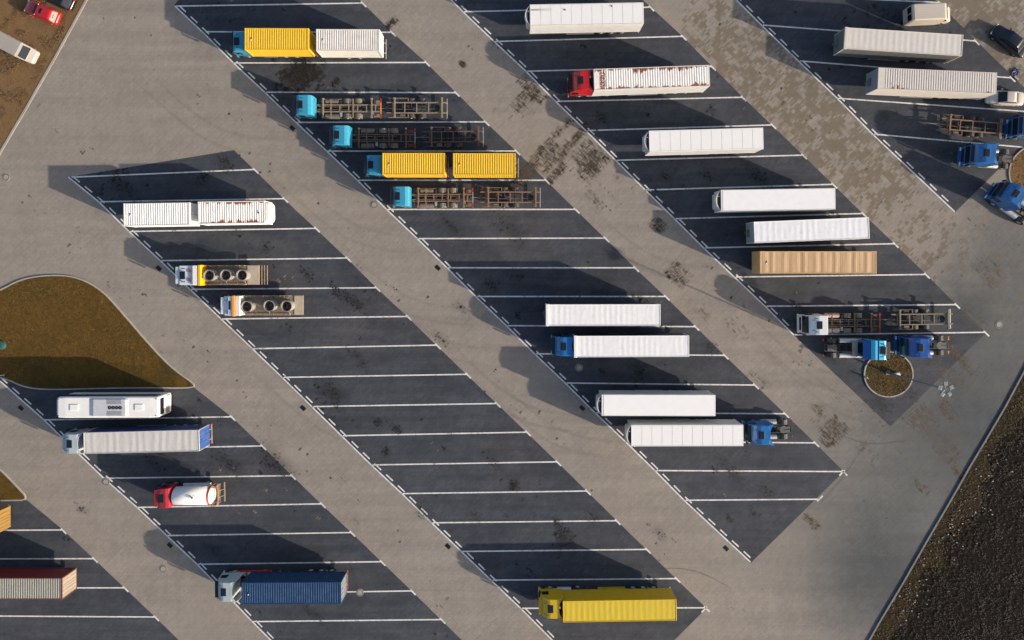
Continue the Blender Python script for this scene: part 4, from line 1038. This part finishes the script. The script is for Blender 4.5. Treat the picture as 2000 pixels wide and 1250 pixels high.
tractor('red tractor unit coupled to the rust streaked white trailer', (1110, 168.5), (1205, 165), RED, 'high', L=6.0, grp=False)
semi('white fridge trailer below the rusty one, its silver deflector facing left', (1268, 276), (1491, 270), 4.0, RF, WALL, 'panel', group=GW, unit='fridge', fit='silver')
semi('smooth white fridge trailer with a grubby front strip, below the silver fronted one', (1408, 391.5), (1632, 388), 4.0, M('smooth_white_roof', (.82, .82, .81), .35, 0, .08), WALL, 'plain', group=GW, unit='fridge', edge=LGREY)
semi('curtain trailer with creased greyish white roof above the tan container', (1473, 454), (1698, 445), 4.0, CT2, WALL, 'curtain', group=None, endm=GREY, frame=WHITE)
semi('white curtain trailer standing alone above the blue cab', (1067, 615.5), (1290, 615), 4.0, CT, NAVY2, 'curtain', group='white curtain trailers', cap=True, endm=GREY)
semi('white curtain trailer coupled to the mid blue tractor unit', (1122, 677), (1346, 676), 4.0, CT, NAVY2, 'curtain', group='white curtain trailers', cap=True, endm=GREY)
tractor('mid blue tractor unit coupled to a white curtain trailer near the centre', (1077.5, 672.5), (1172, 672), MBLUE, 'high', L=6.0, grp=False)
semi('smooth white fridge trailer, upper one of the two above the lowest blue tractor', (1175, 791.5), (1397.5, 792), 4.05, M('smooth_white_roof2', (.83, .83, .82), .35, 0, .06), WALL, 'plain', group=GW, unit='fridge', edge=WHITE2, fit='silver')
semi('white fridge trailer with panel joints on its roof, blue tractor behind it', (1233, 851), (1452, 850.5), 4.05, RF, WALL, 'panel', group=GW, unit='fridge')
tractor('mid blue tractor unit parked behind the panelled white trailer', (1453, 841), (1550, 839), MBLUE, 'high')
semi('white trailer at the top right with a capped front and grey sides', (1650, 74), (1880.5, 88.5), 4.0, Mbands('curtain_roof_dimmed', (.60, .57, .52), (.48, .45, .41), .7, .5, .4), GWALL, 'curtain', cap=True, endm=M('bulkhead_grey', (.13, .15, .16), .5), frame=M('frame_beige', (.60, .55, .49), .5))  # white roof and frame dimmed: darkening of the corner put into the colour
semi('white ribbed trailer with rust spots on its front edge, below the capped one', (1715, 152.5), (1947, 162.5), 4.0, Mrust('spotted_white_roof', (.60, .55, .49), 1.25, .28, 7.0), M('trailer_wall_beige', (.60, .56, .50), .5, 0, .2), 'corr', endm=M('bulkhead_blue_grey', (.22, .27, .33), .5, 0, .3), edge=M('edge_beige', (.58, .52, .46), .5, 0, .35, (.3, .12, .06), 3))

# tan container on its navy chassis
TAN = Mbands('tan_container_roof', (.60, .40, .22), (.36, .21, .10), 1.25, .6, .7, 2.2)
skeletal('navy container chassis under the tan container', (1476, 515), (1706, 515), beam=NAVY2)
tc = container('tan ochre container with stained swelling roof ribs', (1484.5, 512.5), (1712, 512.5), 4.0, M('tan_container_paint', (.62, .38, .16), .55, 0, .5, (.3, .17, .08)), hgt=2.8, roofm=TAN, pitch=.76, dep=.012, W=2.55, name='shipping_container')
tq = thing('hose_rack', 'yellow and white hose couplings on a navy post in front of the tan container', 'hose rack', G(1470, 513, 0), math.pi)
b = NB(); box(b, -.5, -.05, -1.05, 1.05, .0, 3.0, .03); obj('headboard', b, NAVY2, tq)
b = NB(); cyl(b, (-.05, .28, 2.6), (.12, .28, 2.6), .13, n=10); cyl(b, (-.05, -.05, 2.6), (.08, -.05, 2.6), .09, n=10, mi=2); cyl(b, (-.05, .55, 2.6), (.06, .55, 2.6), .08, n=10, mi=1)
obj('coupling', b, [LAMPA, WHITE, BLACK], tq)

# ------------------------------------------------------------------ left: silver cab with tarpaulin trailer
SILV = M('silver_blue_paint', (.46, .52, .54), .4, 0, .15, coat=.2)
tractor('silver tractor unit under the grey tarpaulin trailer, nose over the edge line', (141, 857), (235, 856.5), SILV, 'high', L=6.0, grp=False, visor=SILV)
semi('trailer with creased grey tarpaulin roof, blue curtains and blue rear doors', (163, 866), (389, 860.5), 4.0, CT3, M('curtain_blue', (.012, .045, .17), .5, 0, .2), 'curtain', endm=M('door_blue', (.022, .085, .30), .5, 0, .4), doorm=M('door_blue'), frame=M('pale_frame', (.55, .52, .50), .5, 0, .3))
# blue container lorry, bottom left
tractor('pale silver tractor unit with red side skirts pulling the dark blue container', (433, 1138), (530, 1137), M('pale_silver_paint', (.42, .48, .50), .4, 0, .15), 'high', L=6.2, grp=False, visor=BLACK)
sk = skeletal('container chassis with steel underrun bar under the dark blue container', (478, 1136.5), (674, 1136))
b = NB(); box(b, -1.1, 1.3, 1.18, 1.24, .5, .95, .02); obj('side_guard', b, ALU, sk)
b = NB(); box(b, 3.0, 6.9, -1.22, -1.16, .55, 1.0, .02); box(b, 3.0, 7.4, -1.17, -.98, .60, .95, .05); o = obj('side_skirt', b, RED, sk)
container('dark blue corrugated container on the lorry at the bottom left', (472.5, 1159.5), (666, 1158.5), 4.1, NAVY, hgt=2.85, W=2.5, name='shipping_container', doorm=M('weathered_door_blue', (.12, .16, .20), .6, 0, .8, (.4, .36, .3), 3), pitch=.28)
# yellow lorry, bottom
YR = Mbands('yellow_tarpaulin', (.64, .47, .025), (.50, .34, .015), .68, .5, .45, .4)
tractor('bright yellow tractor unit of the all yellow lorry at the bottom', (1053, 1170), (1150, 1169), YEL, 'high', L=6.0, grp=False, visor=YEL)
ys = semi('yellow tarpaulin trailer with padded looking roof at the bottom', (1099.5, 1195), (1321.5, 1191.5), 4.0, YR, M('yellow_curtain', (.60, .36, .01), .5, 0, .15, (.3, .2, .03)), 'curtain', frame=YEL, guard=YEL, endm=YEL)
# bottom left corner containers
skeletal('container chassis under the cream container at the left edge', (-90, 1136), (140, 1136))
container('cream topped container with maroon sides and pale doors at the left edge', (-100, 1150), (121, 1150), 4.0, MAROON, hgt=2.8, roofm=M('cream_roof', (.25, .245, .215), .6, 0, .3, (.16, .15, .13)), endm=M('cream_door', (.30, .25, .20), .6, 0, .4), doorm=M('cream_door'), name='shipping_container', edgem=M('maroon_edge', (.10, .03, .028), .5))  # cream of roof and doors darkened: corner shade put into the paint
skeletal('container chassis poking out at the left edge below the small lawn', (-210, 1008), (9, 1008))
container('ochre yellow container cut off by the left edge', (-226, 1025), (-13, 1025), 4.0, M('ochre_paint', (.25, .15, .04), .5, 0, .35, (.25, .12, .04)), hgt=2.8, name='shipping_container')

# ------------------------------------------------------------------ coach
def coach():
    loc, rz, L = pose((108, 796), (309.5, 795.5), 3.5); h = L / 2
    t = thing('coach', 'white coach with roof air conditioning and four round fans beside the lawn', 'coach', loc, rz)
    b = NB(); loft(b, [(-h - .0, 1.14, .45, 3.36, .22), (-h + .12, 1.24, .34, 3.50, .22), (-h + 1, 1.27, .32, 3.52, .16), (h - 1.2, 1.27, .32, 3.52, .16), (h - .35, 1.25, .32, 3.48, .22), (h, 1.10, .42, 3.2, .3)], n=4)
    obj('body', b, [WHITE], t)
    for s in (-1, 1):
        b = NB(); x0, x1 = -h + .5, h - .35
        box(b, x0, x1, min(s * 1.22, s * 1.283), max(s * 1.22, s * 1.283), 1.75, 3.08)
        o = obj('window_band', b, GLASS, t)
        b = NB(); k = 0
        for i in range(7): x = x0 + (x1 - x0) * (i + .5) / 7; box(b, x - .03, x + .03, min(s * 1.27, s * 1.297), max(s * 1.27, s * 1.297), 1.75, 3.05)
        obj('window_post', b, BLACK, o)
        b = NB(); box(b, -h + 1.2, h - 1.5, min(s * 1.27, s * 1.285), max(s * 1.27, s * 1.285), .5, 1.4); obj('luggage_door', b, LGREY, t)
        b = NB(); tube(b, [(h - .2, s * 1.0, 3.1), (h + .35, s * 1.2, 3.0), (h + .40, s * 1.32, 2.6)], .04); box(b, h + .32, h + .44, s * 1.32 - .1, s * 1.32 + .1, 2.1, 2.6, .04); obj('wing_mirror', b, BLACK, t)
    b = NB(); plate(b, [(h + .004, -1.0, 1.35), (h + .004, 1.0, 1.35), (h - .02, .98, 2.9), (h - .02, -.98, 2.9)], .015); obj('windscreen', b, GLASS, t)
    b = NB(); plate(b, [(-h - .004, 1.0, 2.25), (-h - .004, -1.0, 2.25), (-h - .004, -.98, 3.12), (-h - .004, .98, 3.12)], .02); obj('rear_window', b, GLASS, t)
    b = NB()
    for i in range(7): box(b, -h - .03, -h + .02, .2, 1.05, .9 + i * .13, .97 + i * .13)
    obj('engine_grille', b, GREY, t)
    for s in (-1, 1): bxo('tail_light', -h - .02, -h + .05, s * 1.05 - .06, s * 1.05 + .06, .7, 1.6, LAMPR, t, .01)
    b = NB(); loft(b, [(-.0 - 2.6, .98, 3.5, 3.56, .02), (-2.3, 1.02, 3.5, 3.70, .06), (1.5, 1.02, 3.5, 3.70, .06), (2.0, .98, 3.5, 3.56, .02)]); 
    ac = obj('air_conditioning_unit', b, M('ac_shell', (.50, .52, .55), .5, 0, .2), t)
    b = NB()
    for s in (-1, 1):
        for i in range(18): x = -1.9 + i * .1; box(b, x, x + .05, s * .68 - .27, s * .68 + .27, 3.70, 3.725)
    obj('vent_grille', b, GREY, ac)
    for i in range(4):
        b = NB(); cyl(b, (-1.73 + i * .42, 0, 3.70), (-1.73 + i * .42, 0, 3.735), .21, n=18); cyl(b, (-1.73 + i * .42, 0, 3.735), (-1.73 + i * .42, 0, 3.75), .05, n=10, mi=1); obj('fan', b, [BLACK, GREY], ac)
    for x in (3.9, -3.9):
        b = NB(); box(b, x - .5, x + .5, -.36, .36, 3.51, 3.60, .03); obj('roof_hatch', b, WHITE, t)
    b = NB()
    for x in (-h + .3, h - .35):
        for s in (-1, 1): cyl(b, (x, s * 1.0, 3.49), (x, s * 1.0, 3.545), .06, n=8)
    obj('roof_marker', b, BLACK, t)
    for x in (h - 2.7, -h + 3.3): axle(t, x, 1.06, .5, .34)
    return t
coach()

# ------------------------------------------------------------------ tank lorry
def tank_lorry():
    loc, rz, L = pose((317, 964.5), (437, 962.5), 1.2); h = L / 2
    t = thing('tank_lorry', 'red cab lorry with a short white cylindrical tank and orange rear band', 'lorry', loc, rz)
    cab(t, h, DRED, 'day', visor=DRED, L=1.8)
    b = NB(); frame_beams(b, -h + .3, h - 2.3, 1.05, .42, nx=5); axle_bar(t, -h + 2.2); obj('frame_rail', b, DARK, t)
    b = NB(); n = 28; cz, r = 1.98, 1.10; xs = [(h - 1.90, .6), (h - 1.93, .86), (h - 1.99, 1.02), (h - 2.09, r), (-h + 1.35, r)]
    ringface(b, [[Vector((x, q * math.cos(2 * math.pi * i / n), cz + q * math.sin(2 * math.pi * i / n))) for i in range(n)] for x, q in xs])
    tk = obj('tank', b, WHITE, t, smooth=True)
    b = NB(); ringface(b, [[Vector((x, q * math.cos(2 * math.pi * i / n), cz + q * math.sin(2 * math.pi * i / n))) for i in range(n)] for x, q in [(-h + 1.35, r + .004), (-h + 1.22, r), (-h + 1.0, r * .86), (-h + .88, r * .5)]]); obj('tank_end', b, WHITE2, tk, smooth=True)
    b = NB(); ringface(b, [[Vector((x, q * math.cos(2 * math.pi * i / n), cz + q * math.sin(2 * math.pi * i / n))) for i in range(n)] for x, q in [(-h + 1.36, r + .012), (-h + 1.12, r + .0)]], caps=False); obj('orange_band', b, REDOR, tk)
    b = NB(); cyl(b, (-h + 3.0, -.1, 3.12), (-h + 3.0, -.1, 3.24), .13, n=12); box(b, -h + 3.4, -h + 3.5, -.14, -.06, 3.14, 3.19); box(b, -h + 2.4, -h + 2.5, -.14, -.06, 3.14, 3.19); obj('manlid', b, DUSTY, tk)
    b = NB(); box(b, -h + 1.6, h - 2.6, .9, 1.25, 1.0, 1.22, .02); box(b, -h + 1.6, h - 2.6, -1.25, -.9, 1.0, 1.22, .02); obj('side_locker', b, LGREY, t)
    b = NB()
    for s in (-1, 1): tube(b, [(-h + 1.1, s * 1.15, 1.1), (-h + 1.0, s * 1.15, 2.6), (-h + .45, s * 1.1, 2.6), (-h + .4, s * 1.1, 1.1)], .045); 
    box(b, -h + .35, -h + .47, -1.2, 1.2, 1.9, 2.0); box(b, -h - .0, -h + .12, -1.2, 1.2, .75, .88); tube(b, [(-h + .4, -.4, 1.9), (-h + .05, -.4, .85)], .035); tube(b, [(-h + .4, .4, 1.9), (-h + .05, .4, .85)], .035); box(b, -h + .5, -h + .9, -1.1, 1.1, 1.0, 1.06)
    obj('hose_rack', b, TANB, t)
    b = NB(); box(b, -h + .40, -h + .52, -1.22, -.75, 2.0, 2.12); box(b, -h + .40, -h + .52, .8, 1.22, 2.0, 2.12); obj('marker_board', b, REDOR, t)
    b = NB(); cyl(b, (h - 2.3, 1.12, .9), (h - 2.3, 1.12, 1.3), .16, n=12); box(b, h - 2.6, h - 2.1, .85, 1.2, .6, 1.0, .04); obj('air_cleaner', b, DARK, t)
    for s in (-1, 1): wheel(t, -h + 2.2, s * .9, .5, .6)
tank_lorry()

# ------------------------------------------------------------------ ring lorries
def ring_lorry(label, F, Rr, rings, plain, second=False):
    loc, rz, L = pose(F, Rr, 1.2); h = L / 2
    t = thing('flatbed_lorry', label, 'lorry', loc, rz, 'flatbed lorries with steel rings')
    WB = M('pale_blue_white_paint', (.60, .66, .70), .4, 0, .15)
    cab(t, h, WB, 'low', hatch=not second, visor=WB)
    xb = h - 2.45
    if not second:
        b = NB()
        for s in (-1, 1): box(b, h - 1.80, h - 1.52, s * .55 - .2, s * .55 + .2, 2.72, 2.80, .02)
        obj('roof_panel_red', b, M('brick_red_panel', (.36, .07, .05), .5), t)
        bxo('roof_box', h - 2.75, h - 2.1, -1.2, 1.2, 1.2, 2.95, WHITE, t, .08)
        bxo('orange_headboard', h - 3.12, h - 2.82, -1.25, 1.25, 1.25, 3.0, M('amber_paint', (.85, .42, .01), .4, 0, .1), t, .03); xb = h - 3.15
    else:
        b = NB(); box(b, h - 1.22, h - .98, -.6, .45, 2.84, 2.89, .01); obj('roof_opening', b, BLACK, t)
        b = NB(); loft(b, [(h - 1.42, 1.20, 2.5, 2.86, .05), (h - .95, 1.15, 2.5, 2.85, .05), (h - .82, 1.0, 2.5, 2.75, .05)]); obj('roof_box', b, WHITE, t)
        bxo('orange_headboard', h - 1.72, h - 1.44, -1.25, 1.25, 1.25, 3.0, ORANGE, t, .03)
        bxo('locker', h - 2.31, h - 1.75, -1.2, 1.2, 1.2, 2.85, WHITE2, t, .06); xb = h - 2.33
    xe = -h + (.95 if not second else 0)
    b = NB(); box(b, xe, xb, -1.22, 1.22, 1.15, 1.28)
    for i in range(int((xb - xe) / .3)): box(b, xe + i * .3 + .14, xe + i * .3 + .16, -1.2, 1.2, 1.275, 1.285)
    dk = obj('load_bed', b, TIMBER, t)
    b = NB(); box(b, xe + .02, xe + (1.45 if not second else 1.1), -1.18, 1.18, 1.28, 1.36, .01); obj('rear_deck', b, DECKG, dk)
    b = NB(); x = xe + 1.6
    rnd = random.Random(len(label))
    while x < xb - .1:
        for s in (-1, 1):
            box(b, x - .03, x + .03, s * 1.17 - .03, s * 1.17 + .03, 1.28, 2.0 + rnd.random() * .25)
            if rnd.random() < .7: tube(b, [(x, s * 1.17, 1.95), (x + .35, s * .75, 1.35)], .03)
        x += .52
    for s in (-1, 1):
        tube(b, [(xe + 1.6, s * 1.17, 2.0), (xb - .2, s * 1.17, 2.0)], .03); tube(b, [(xe + 1.6, s * 1.0, 1.33), (xb - .2, s * 1.0, 1.33)], .04)
    obj('stake_rack', b, TANB, t)
    b = NB(); frame_beams(b, -h, h - 2.3, 1.02, .42, nx=7); [axle_bar(t, q) for q in (-h + 2.6, -h + 3.95)]; obj('frame_rail', b, DARK, t)
    if not second:
        b = NB()
        for q in (0, .35, .68): box(b, -h + q, -h + q + .1, -1.2, 1.2, 1.0, 1.1)
        obj('rear_bar', b, TANB, t)
    for q in (-h + 2.6, -h + 3.95):
        for s in (-1, 1): wheel(t, q, s * .92, .5, .55)
    for i, (px, py) in enumerate(rings):
        p = G(px, py, 2.65)
        names = ['nearest the cab', 'in the middle', 'nearest the rear deck']
        q = thing('steel_drum', 'open steel ring drum ' + names[i] + (' of the upper' if not second else ' of the lower') + ' ring lorry', 'drum', (p.x, p.y, 1.29), rz + i * .4, 'open steel ring drums')
        b = NB(); n = 28; r = .64
        ringface(b, [[Vector((rad * math.cos(2 * math.pi * k / n), rad * math.sin(2 * math.pi * k / n), zz)) for k in range(n)] for rad, zz in [(r, .0), (r, 1.35), (r - .045, 1.35), (r - .045, .0)]], caps=False)
        obj('shell', b, STEELR, q)
        b = NB()
        for zz in (.12, 1.30):
            ringface(b, [[Vector((rad * math.cos(2 * math.pi * k / n), rad * math.sin(2 * math.pi * k / n), z2)) for k in range(n)] for rad, z2 in [(r + .003, zz), (r + .05, zz), (r + .05, zz + .07), (r - .0, zz + .07)]], caps=False)
        obj('hoop', b, ALU, q)
        b = NB(); cyl(b, (0, 0, .02), (0, 0, .9), .06, n=8); box(b, -.56, .56, -.05, .05, .55, .62); box(b, -.04, .04, -.56, .56, .50, .545); obj('inner_cross', b, RUSTY, q)
        b = NB(); tube(b, [(.75, -.9, .06), (.35, -.66, .95)], .035); tube(b, [(.75, .85, .06), (.35, .66, .95)], .035); obj('brace', b, DECKG, q)
for a in ([('white cab flatbed lorry with red roof panels and three steel rings, upper of the two', (355, 537.5), (522, 537)), [(407.5, 538), (440, 537.5), (471.5, 537.5)], False],
          [('white cab flatbed lorry with orange headboard and three steel rings, lower of the two', (442, 596), (593, 596)), [(481, 599), (525, 597.5), (559, 598)], True]):
    ring_lorry(*a[0], a[1], 0, a[2])

# ------------------------------------------------------------------ right: white cab combination and tractors
def ribs(b, t): pass
wl = chassis_lorry('white high roofed lorry with empty dark frame above the planted circle', (1563, 632), (1720, 630.5), WHITE, BROWNB, kind='high', marker=REDOR, group=None, wings=False, tank_m=M('tank_cream', (.45, .37, .29), .6, 0, .5))
drawbar_trailer('empty trailer with olive brown frame behind the white high roofed lorry', (1742, 624.5), (1861, 623), M('olive_beam_steel', (.20, .165, .10), .7, 0, .5), endbar=WHITE2)
GT = 'blue tractor units without trailers'
t = tractor('light blue tractor unit facing right beside the planted circle, back to the left', (1722, 681), (1622, 680), CYAN, 'day', L=7.1)
b = NB(); x0 = 3.55 - 2.25
pts = [(x0 + .95, -1.14, 3.06), (x0 + .95, 1.14, 3.06), (x0 - .75, 1.14, 2.55), (x0 - .75, -1.14, 2.55)]
plate(b, pts, -.06); 
for s in (-1, 1): pq = [(x0 + .9, s * 1.17, 3.02), (x0 - .75, s * 1.17, 2.55), (x0 - .75, s * 1.17, 1.2), (x0 + .0, s * 1.17, 1.2)]; plate(b, pq if s > 0 else pq[::-1], .05)
obj('rear_fairing', b, DBLUE, t)  # darker blue than the cab: shade on the rear slope put into the paint
b = NB(); box(b, 3.55 - .62, 3.55 - .34, -.55, .45, 2.98, 3.04, .01)
for i in range(6): box(b, 3.55 - .60, 3.55 - .36, -.5 + i * .16, -.42 + i * .16, 3.04, 3.07, 0, 1)
obj('roof_grille', b, [BLACK, GREY], t)
b = NB(); box(b, x0 - 1.35, x0 - .85, -1.0, 1.0, 1.05, 1.5, .04); obj('equipment_box', b, GREY, t)
tractor('deep blue tractor unit with amber beacons facing left above the planted circle', (1754, 675), (1857, 675), DBLUE, 'high', amber=True, L=6.5)
tractor('mid blue tractor unit facing left with its tail over the right hand circle', (1880, 304), (1984, 311), M('cobalt_paint', (.012, .13, .36), .35, 0, .1, coat=.3), 'high', L=6.6)
tractor('deep blue tractor unit turned askew at the right edge', (1939, 371), (2021, 428), M('cobalt_paint'), 'high', L=6.5)
drawbar_trailer('rusty framed trailer with its drawbar pointing left below the white saloon', (1840, 241), (1962, 251), RUSTY, bar=2.0, axles=(.5, .64))
tractor('blue tractor unit cut off by the right edge behind the rusty trailer', (1972, 250), (2075, 257), M('cobalt_paint'), 'high', L=6.4)

# ------------------------------------------------------------------ cars and vans
def car(name, label, cat, F, Rr, m, W=1.78, Hh=1.45, kind='saloon', extra=None, z=.8, sunroof=False):
    loc, rz, L = pose(F, Rr, z); h = L / 2; w_ = W / 2
    t = thing(name, label, cat, loc, rz); b = NB()
    if kind == 'van':
        loft(b, [(-h, w_ * .95, .35, Hh * .97, .16), (-h + .25, w_, .28, Hh, .16), (h - 1.55, w_, .28, Hh, .16), (h - 1.28, w_ * .97, .28, Hh - .12, .22), (h - .62, w_ * .95, .28, Hh * .60, .2), (h - .12, w_ * .88, .28, Hh * .46, .22), (h, w_ * .76, .36, Hh * .38, .16)], n=4)
        obj('body', b, m, t, smooth=False)
        a, c = (h - 1.24, Hh - .13), (h - .66, Hh * .615)
        b = NB(); plate(b, [(c[0], -w_ * .82, c[1] + .03), (c[0], w_ * .82, c[1] + .03), (a[0], w_ * .78, a[1] + .0), (a[0], -w_ * .78, a[1])], .035); obj('windscreen', b, GLASS, t)
        b = NB(); [plate(b, [(-h - .0, s * .06, Hh * .55), (-h, s * w_ * .8, Hh * .55), (-h + .02, s * w_ * .78, Hh * .88), (-h + .02, s * .06, Hh * .88)], .02 * -s) for s in (-1, 1)]; obj('rear_window', b, GLASS, t)
        for s in (-1, 1):
            b = NB(); pt = [(h - .85, s * (w_ * .965), Hh * .62), (h - 1.7, s * (w_ - .005), Hh * .60), (h - 1.7, s * (w_ - .015), Hh * .84), (h - 1.25, s * (w_ - .03), Hh * .84)]
            plate(b, pt if s < 0 else pt[::-1], .03); obj('side_window', b, GLASS, t)
        b = NB()
        for i in range(6): y = -w_ * .7 + w_ * 1.4 * i / 5; box(b, -h + .5, h - 2.0, y - .02, y + .02, Hh - .005, Hh + .014)
        obj('roof_rib', b, m, t)
    else:
        el = .88 if kind == 'estate' else .8
        loft(b, [(-h, w_ * .80, .38, .80, .16), (-h + .18, w_ * .93, .26, .90, .2), (-h + .9, w_, .22, .96, .2), (h - 1.5, w_, .22, .94, .2), (h - .6, w_ * .95, .24, .82, .22), (h - .15, w_ * .84, .28, .70, .2), (h, w_ * .68, .36, .58, .1)], n=4)
        obj('body', b, m, t, smooth=True)
        rb = -h + (1.35 if kind == 'saloon' else .55 if kind == 'estate' else .75); rf = h - 2.05
        wb = -h + (.75 if kind == 'saloon' else .22 if kind == 'estate' else .25); wf = h - 1.28
        b = NB(); loft(b, [(wb, w_ * .78, .80, .93, .03), (rb, w_ * .76, .80, Hh - .02, .14), (rb + .35, w_ * .78, .80, Hh, .14), (rf, w_ * .78, .80, Hh - .01, .14), (wf, w_ * .80, .80, .93, .03)], n=3)
        g = obj('cabin_glass', b, GLASS, t)
        b = NB(); loft(b, [(rb + .03, w_ * .70, Hh - .1, Hh + .004, .06), (rb + .4, w_ * .735, Hh - .1, Hh + .022, .08), (rf - .1, w_ * .735, Hh - .1, Hh + .012, .08), (rf - .0, w_ * .71, Hh - .1, Hh + .0, .06)], n=3); obj('roof', b, m, t, smooth=True)
        b = NB()
        for s in (-1, 1):
            for (xa, za, xc, zc, q) in ((wf - .03, .95, rf - .02, Hh - .02, .765), (wb + .05, .95, rb + .05, Hh - .02, .765)): tube(b, [(xa, s * w_ * q, za), (xc, s * w_ * (q - .03), zc)], .045)
        obj('pillar', b, m, t)
        if sunroof:
            b = NB(); box(b, rf - .75, rf - .38, -.34, .34, Hh + .0, Hh + .035, .02); obj('sunroof', b, GLASS, t)
    for s in (-1, 1):
        bxo('headlight', h - .28, h - .10, s * w_ * .66 - .16, s * w_ * .66 + .16, .56, .70, LAMPW, t, .04)
        bxo('tail_light', -h + .0, -h + .13, s * w_ * .72 - .14, s * w_ * .72 + .14, .66, .84, LAMPR, t, .04)
        b = NB(); box(b, h - (1.75 if kind != 'van' else 1.25), h - (1.58 if kind != 'van' else 1.08), s * (w_ + .10) - .09, s * (w_ + .10) + .09, .92, 1.06, .03); obj('wing_mirror', b, m if kind != 'van' else BLACK, t)
        for x in (h - .85, -h + .85): wheel(t, x, s * (w_ - .12), .32, .22)
    return t
CRED = M('car_red', (.42, .008, .012), .3, 0, .08, coat=.5)
CARW = M('car_white', (.50, .46, .41), .35, 0, .12, coat=.3); BLK = M('car_black', (.006, .009, .012), .22, 0, .04, coat=.5)
rc = car('car', 'red estate car with a small sunroof on the bare soil, top left', 'car', (48, 9), (114, 37), CRED, kind='estate', sunroof=True)
b = NB(); box(b, -1.95, -1.72, -.30, .25, 1.22, 1.26, .01); obj('parcel_in_rear_window', b, M('parcel_olive', (.36, .38, .14), .6), rc)
car('van', 'white van with a long roof parked on the bare soil at the left edge', 'van', (69, 113), (-6, 74), M('van_ivory', (.36, .33, .29), .45, 0, .15), W=1.95, Hh=1.95, kind='van')
car('car', 'black car with a light rear bumper above the red estate car', 'car', (76, -22), (142, 10), BLK, kind='hatch')
car('car', 'black saloon car parked askew in the top right corner', 'car', (1942, 54), (2004, 103), BLK, W=1.85, Hh=1.5)
car('car', 'white saloon car close behind the rust spotted trailer', 'car', (1928, 189), (2000, 193), CARW, kind='saloon')
car('van', 'white panel van at the top right facing right', 'van', (1861, 25), (1774, 29), M('van_cream', (.52, .47, .40), .4, 0, .12), W=2.05, Hh=2.45, kind='van', z=1.5)

# ------------------------------------------------------------------ lamp mast on the planted circle
def mast():
    p = G(1733, 728); t = thing('lamp_mast', 'tall slim lamp mast with a ring of floodlights rising from the planted circle', 'lamp post', (p.x, p.y, .09))
    PG = M('mast_galvanised', (.16, .21, .24), .5, .3, .2)
    b = NB(); cyl(b, (0, 0, 0), (0, 0, 11.5), .13, .06, 14); box(b, -.25, .25, -.25, .25, 0, .06, .01); obj('pole', b, PG, t)
    b = NB(); n = 20; r = .55
    ringface(b, [[Vector((rad * math.cos(2 * math.pi * k / n), rad * math.sin(2 * math.pi * k / n), zz)) for k in range(n)] for rad, zz in [(r, 11.3), (r + .05, 11.3), (r + .05, 11.36), (r, 11.36)]], caps=False)
    for k in range(5): a = R(72 * k + 20); tube(b, [(0, 0, 11.33), (r * math.cos(a), r * math.sin(a), 11.33)], .03)
    obj('head_frame', b, PG, t)
    for k in range(5):
        a = R(72 * k + 20); c, s = math.cos(a), math.sin(a); b = NB()
        box(b, .42, .86, -.21, .21, 11.32, 11.45, .03, 0); box(b, .47, .81, -.17, .17, 11.30, 11.32, 0, 1)
        bmesh.ops.rotate(b, verts=b.verts, cent=(0, 0, 0), matrix=Matrix.Rotation(a, 3, 'Z'))
        bmesh.ops.translate(b, verts=b.verts, vec=(0, 0, 0))
        obj('floodlight', b, [M('flood_housing', (.15, .19, .22), .4, .2, .3), LAMPW], t)
mast()
q = thing('control_box', 'small white box beside the foot of the lamp mast', 'control box', G(1749, 730, .09) + Vector((0, 0, .0)), .3)
b = NB(); box(b, -.26, .26, -.16, .16, 0, .55, .04); obj('cabinet', b, WHITE, q); b = NB(); box(b, -.28, .28, -.18, .18, .55, .60, .02); obj('lid', b, WHITE2, q)
q = thing('kerb_marker', 'small pale marker post on the left rim of the planted circle', 'marker', G(1691, 737, .1), .6)
b = NB(); box(b, -.04, .04, -.14, .14, 0, .5, .01); obj('panel', b, LGREY, q)
q = thing('well_cover', 'round teal cover in the lawn at the left edge', 'cover', G(4, 674, .09))
b = NB(); cyl(b, (0, 0, 0), (0, 0, .35), .55, .52, 24); cyl(b, (0, 0, .35), (0, 0, .42), .50, .30, 24); obj('lid', b, M('teal_plastic', (.015, .085, .085), .6), q)
q = thing('white_pipe', 'thin pale rod lying across the lawn kerb at the left edge', 'pipe', G(2, 733, .1), .1)
b = NB(); cyl(b, (-.5, 0, .1), (.45, 0, .1), .05, n=8); obj('rod', b, LGREY, q)
# blue sheet and tool by the top right trailer
q = thing('plastic_sheet', 'crumpled blue plastic sheet by the bay corner behind the top right trailers', 'plastic sheet', G(1983, 141), .5)
b = NB(); rnd = random.Random(2); n = 6; vs = [[b.verts.new((-.5 + i / n, -.35 + .7 * j / n + rnd.uniform(-.04, .04), .03 + .16 * rnd.random())) for j in range(n + 1)] for i in range(n + 1)]
for i in range(n):
    for j in range(n): b.faces.new((vs[i][j], vs[i + 1][j], vs[i + 1][j + 1], vs[i][j + 1]))
obj('sheet', b, M('sheet_blue', (.01, .035, .15), .5), q)
q = thing('wooden_block', 'pale wooden block beside the crumpled blue sheet', 'block', G(1984, 153), -.7)
b = NB(); box(b, -.3, .3, -.09, .09, 0, .14, .02); obj('timber', b, M('block_pink', (.45, .33, .25), .8), q)
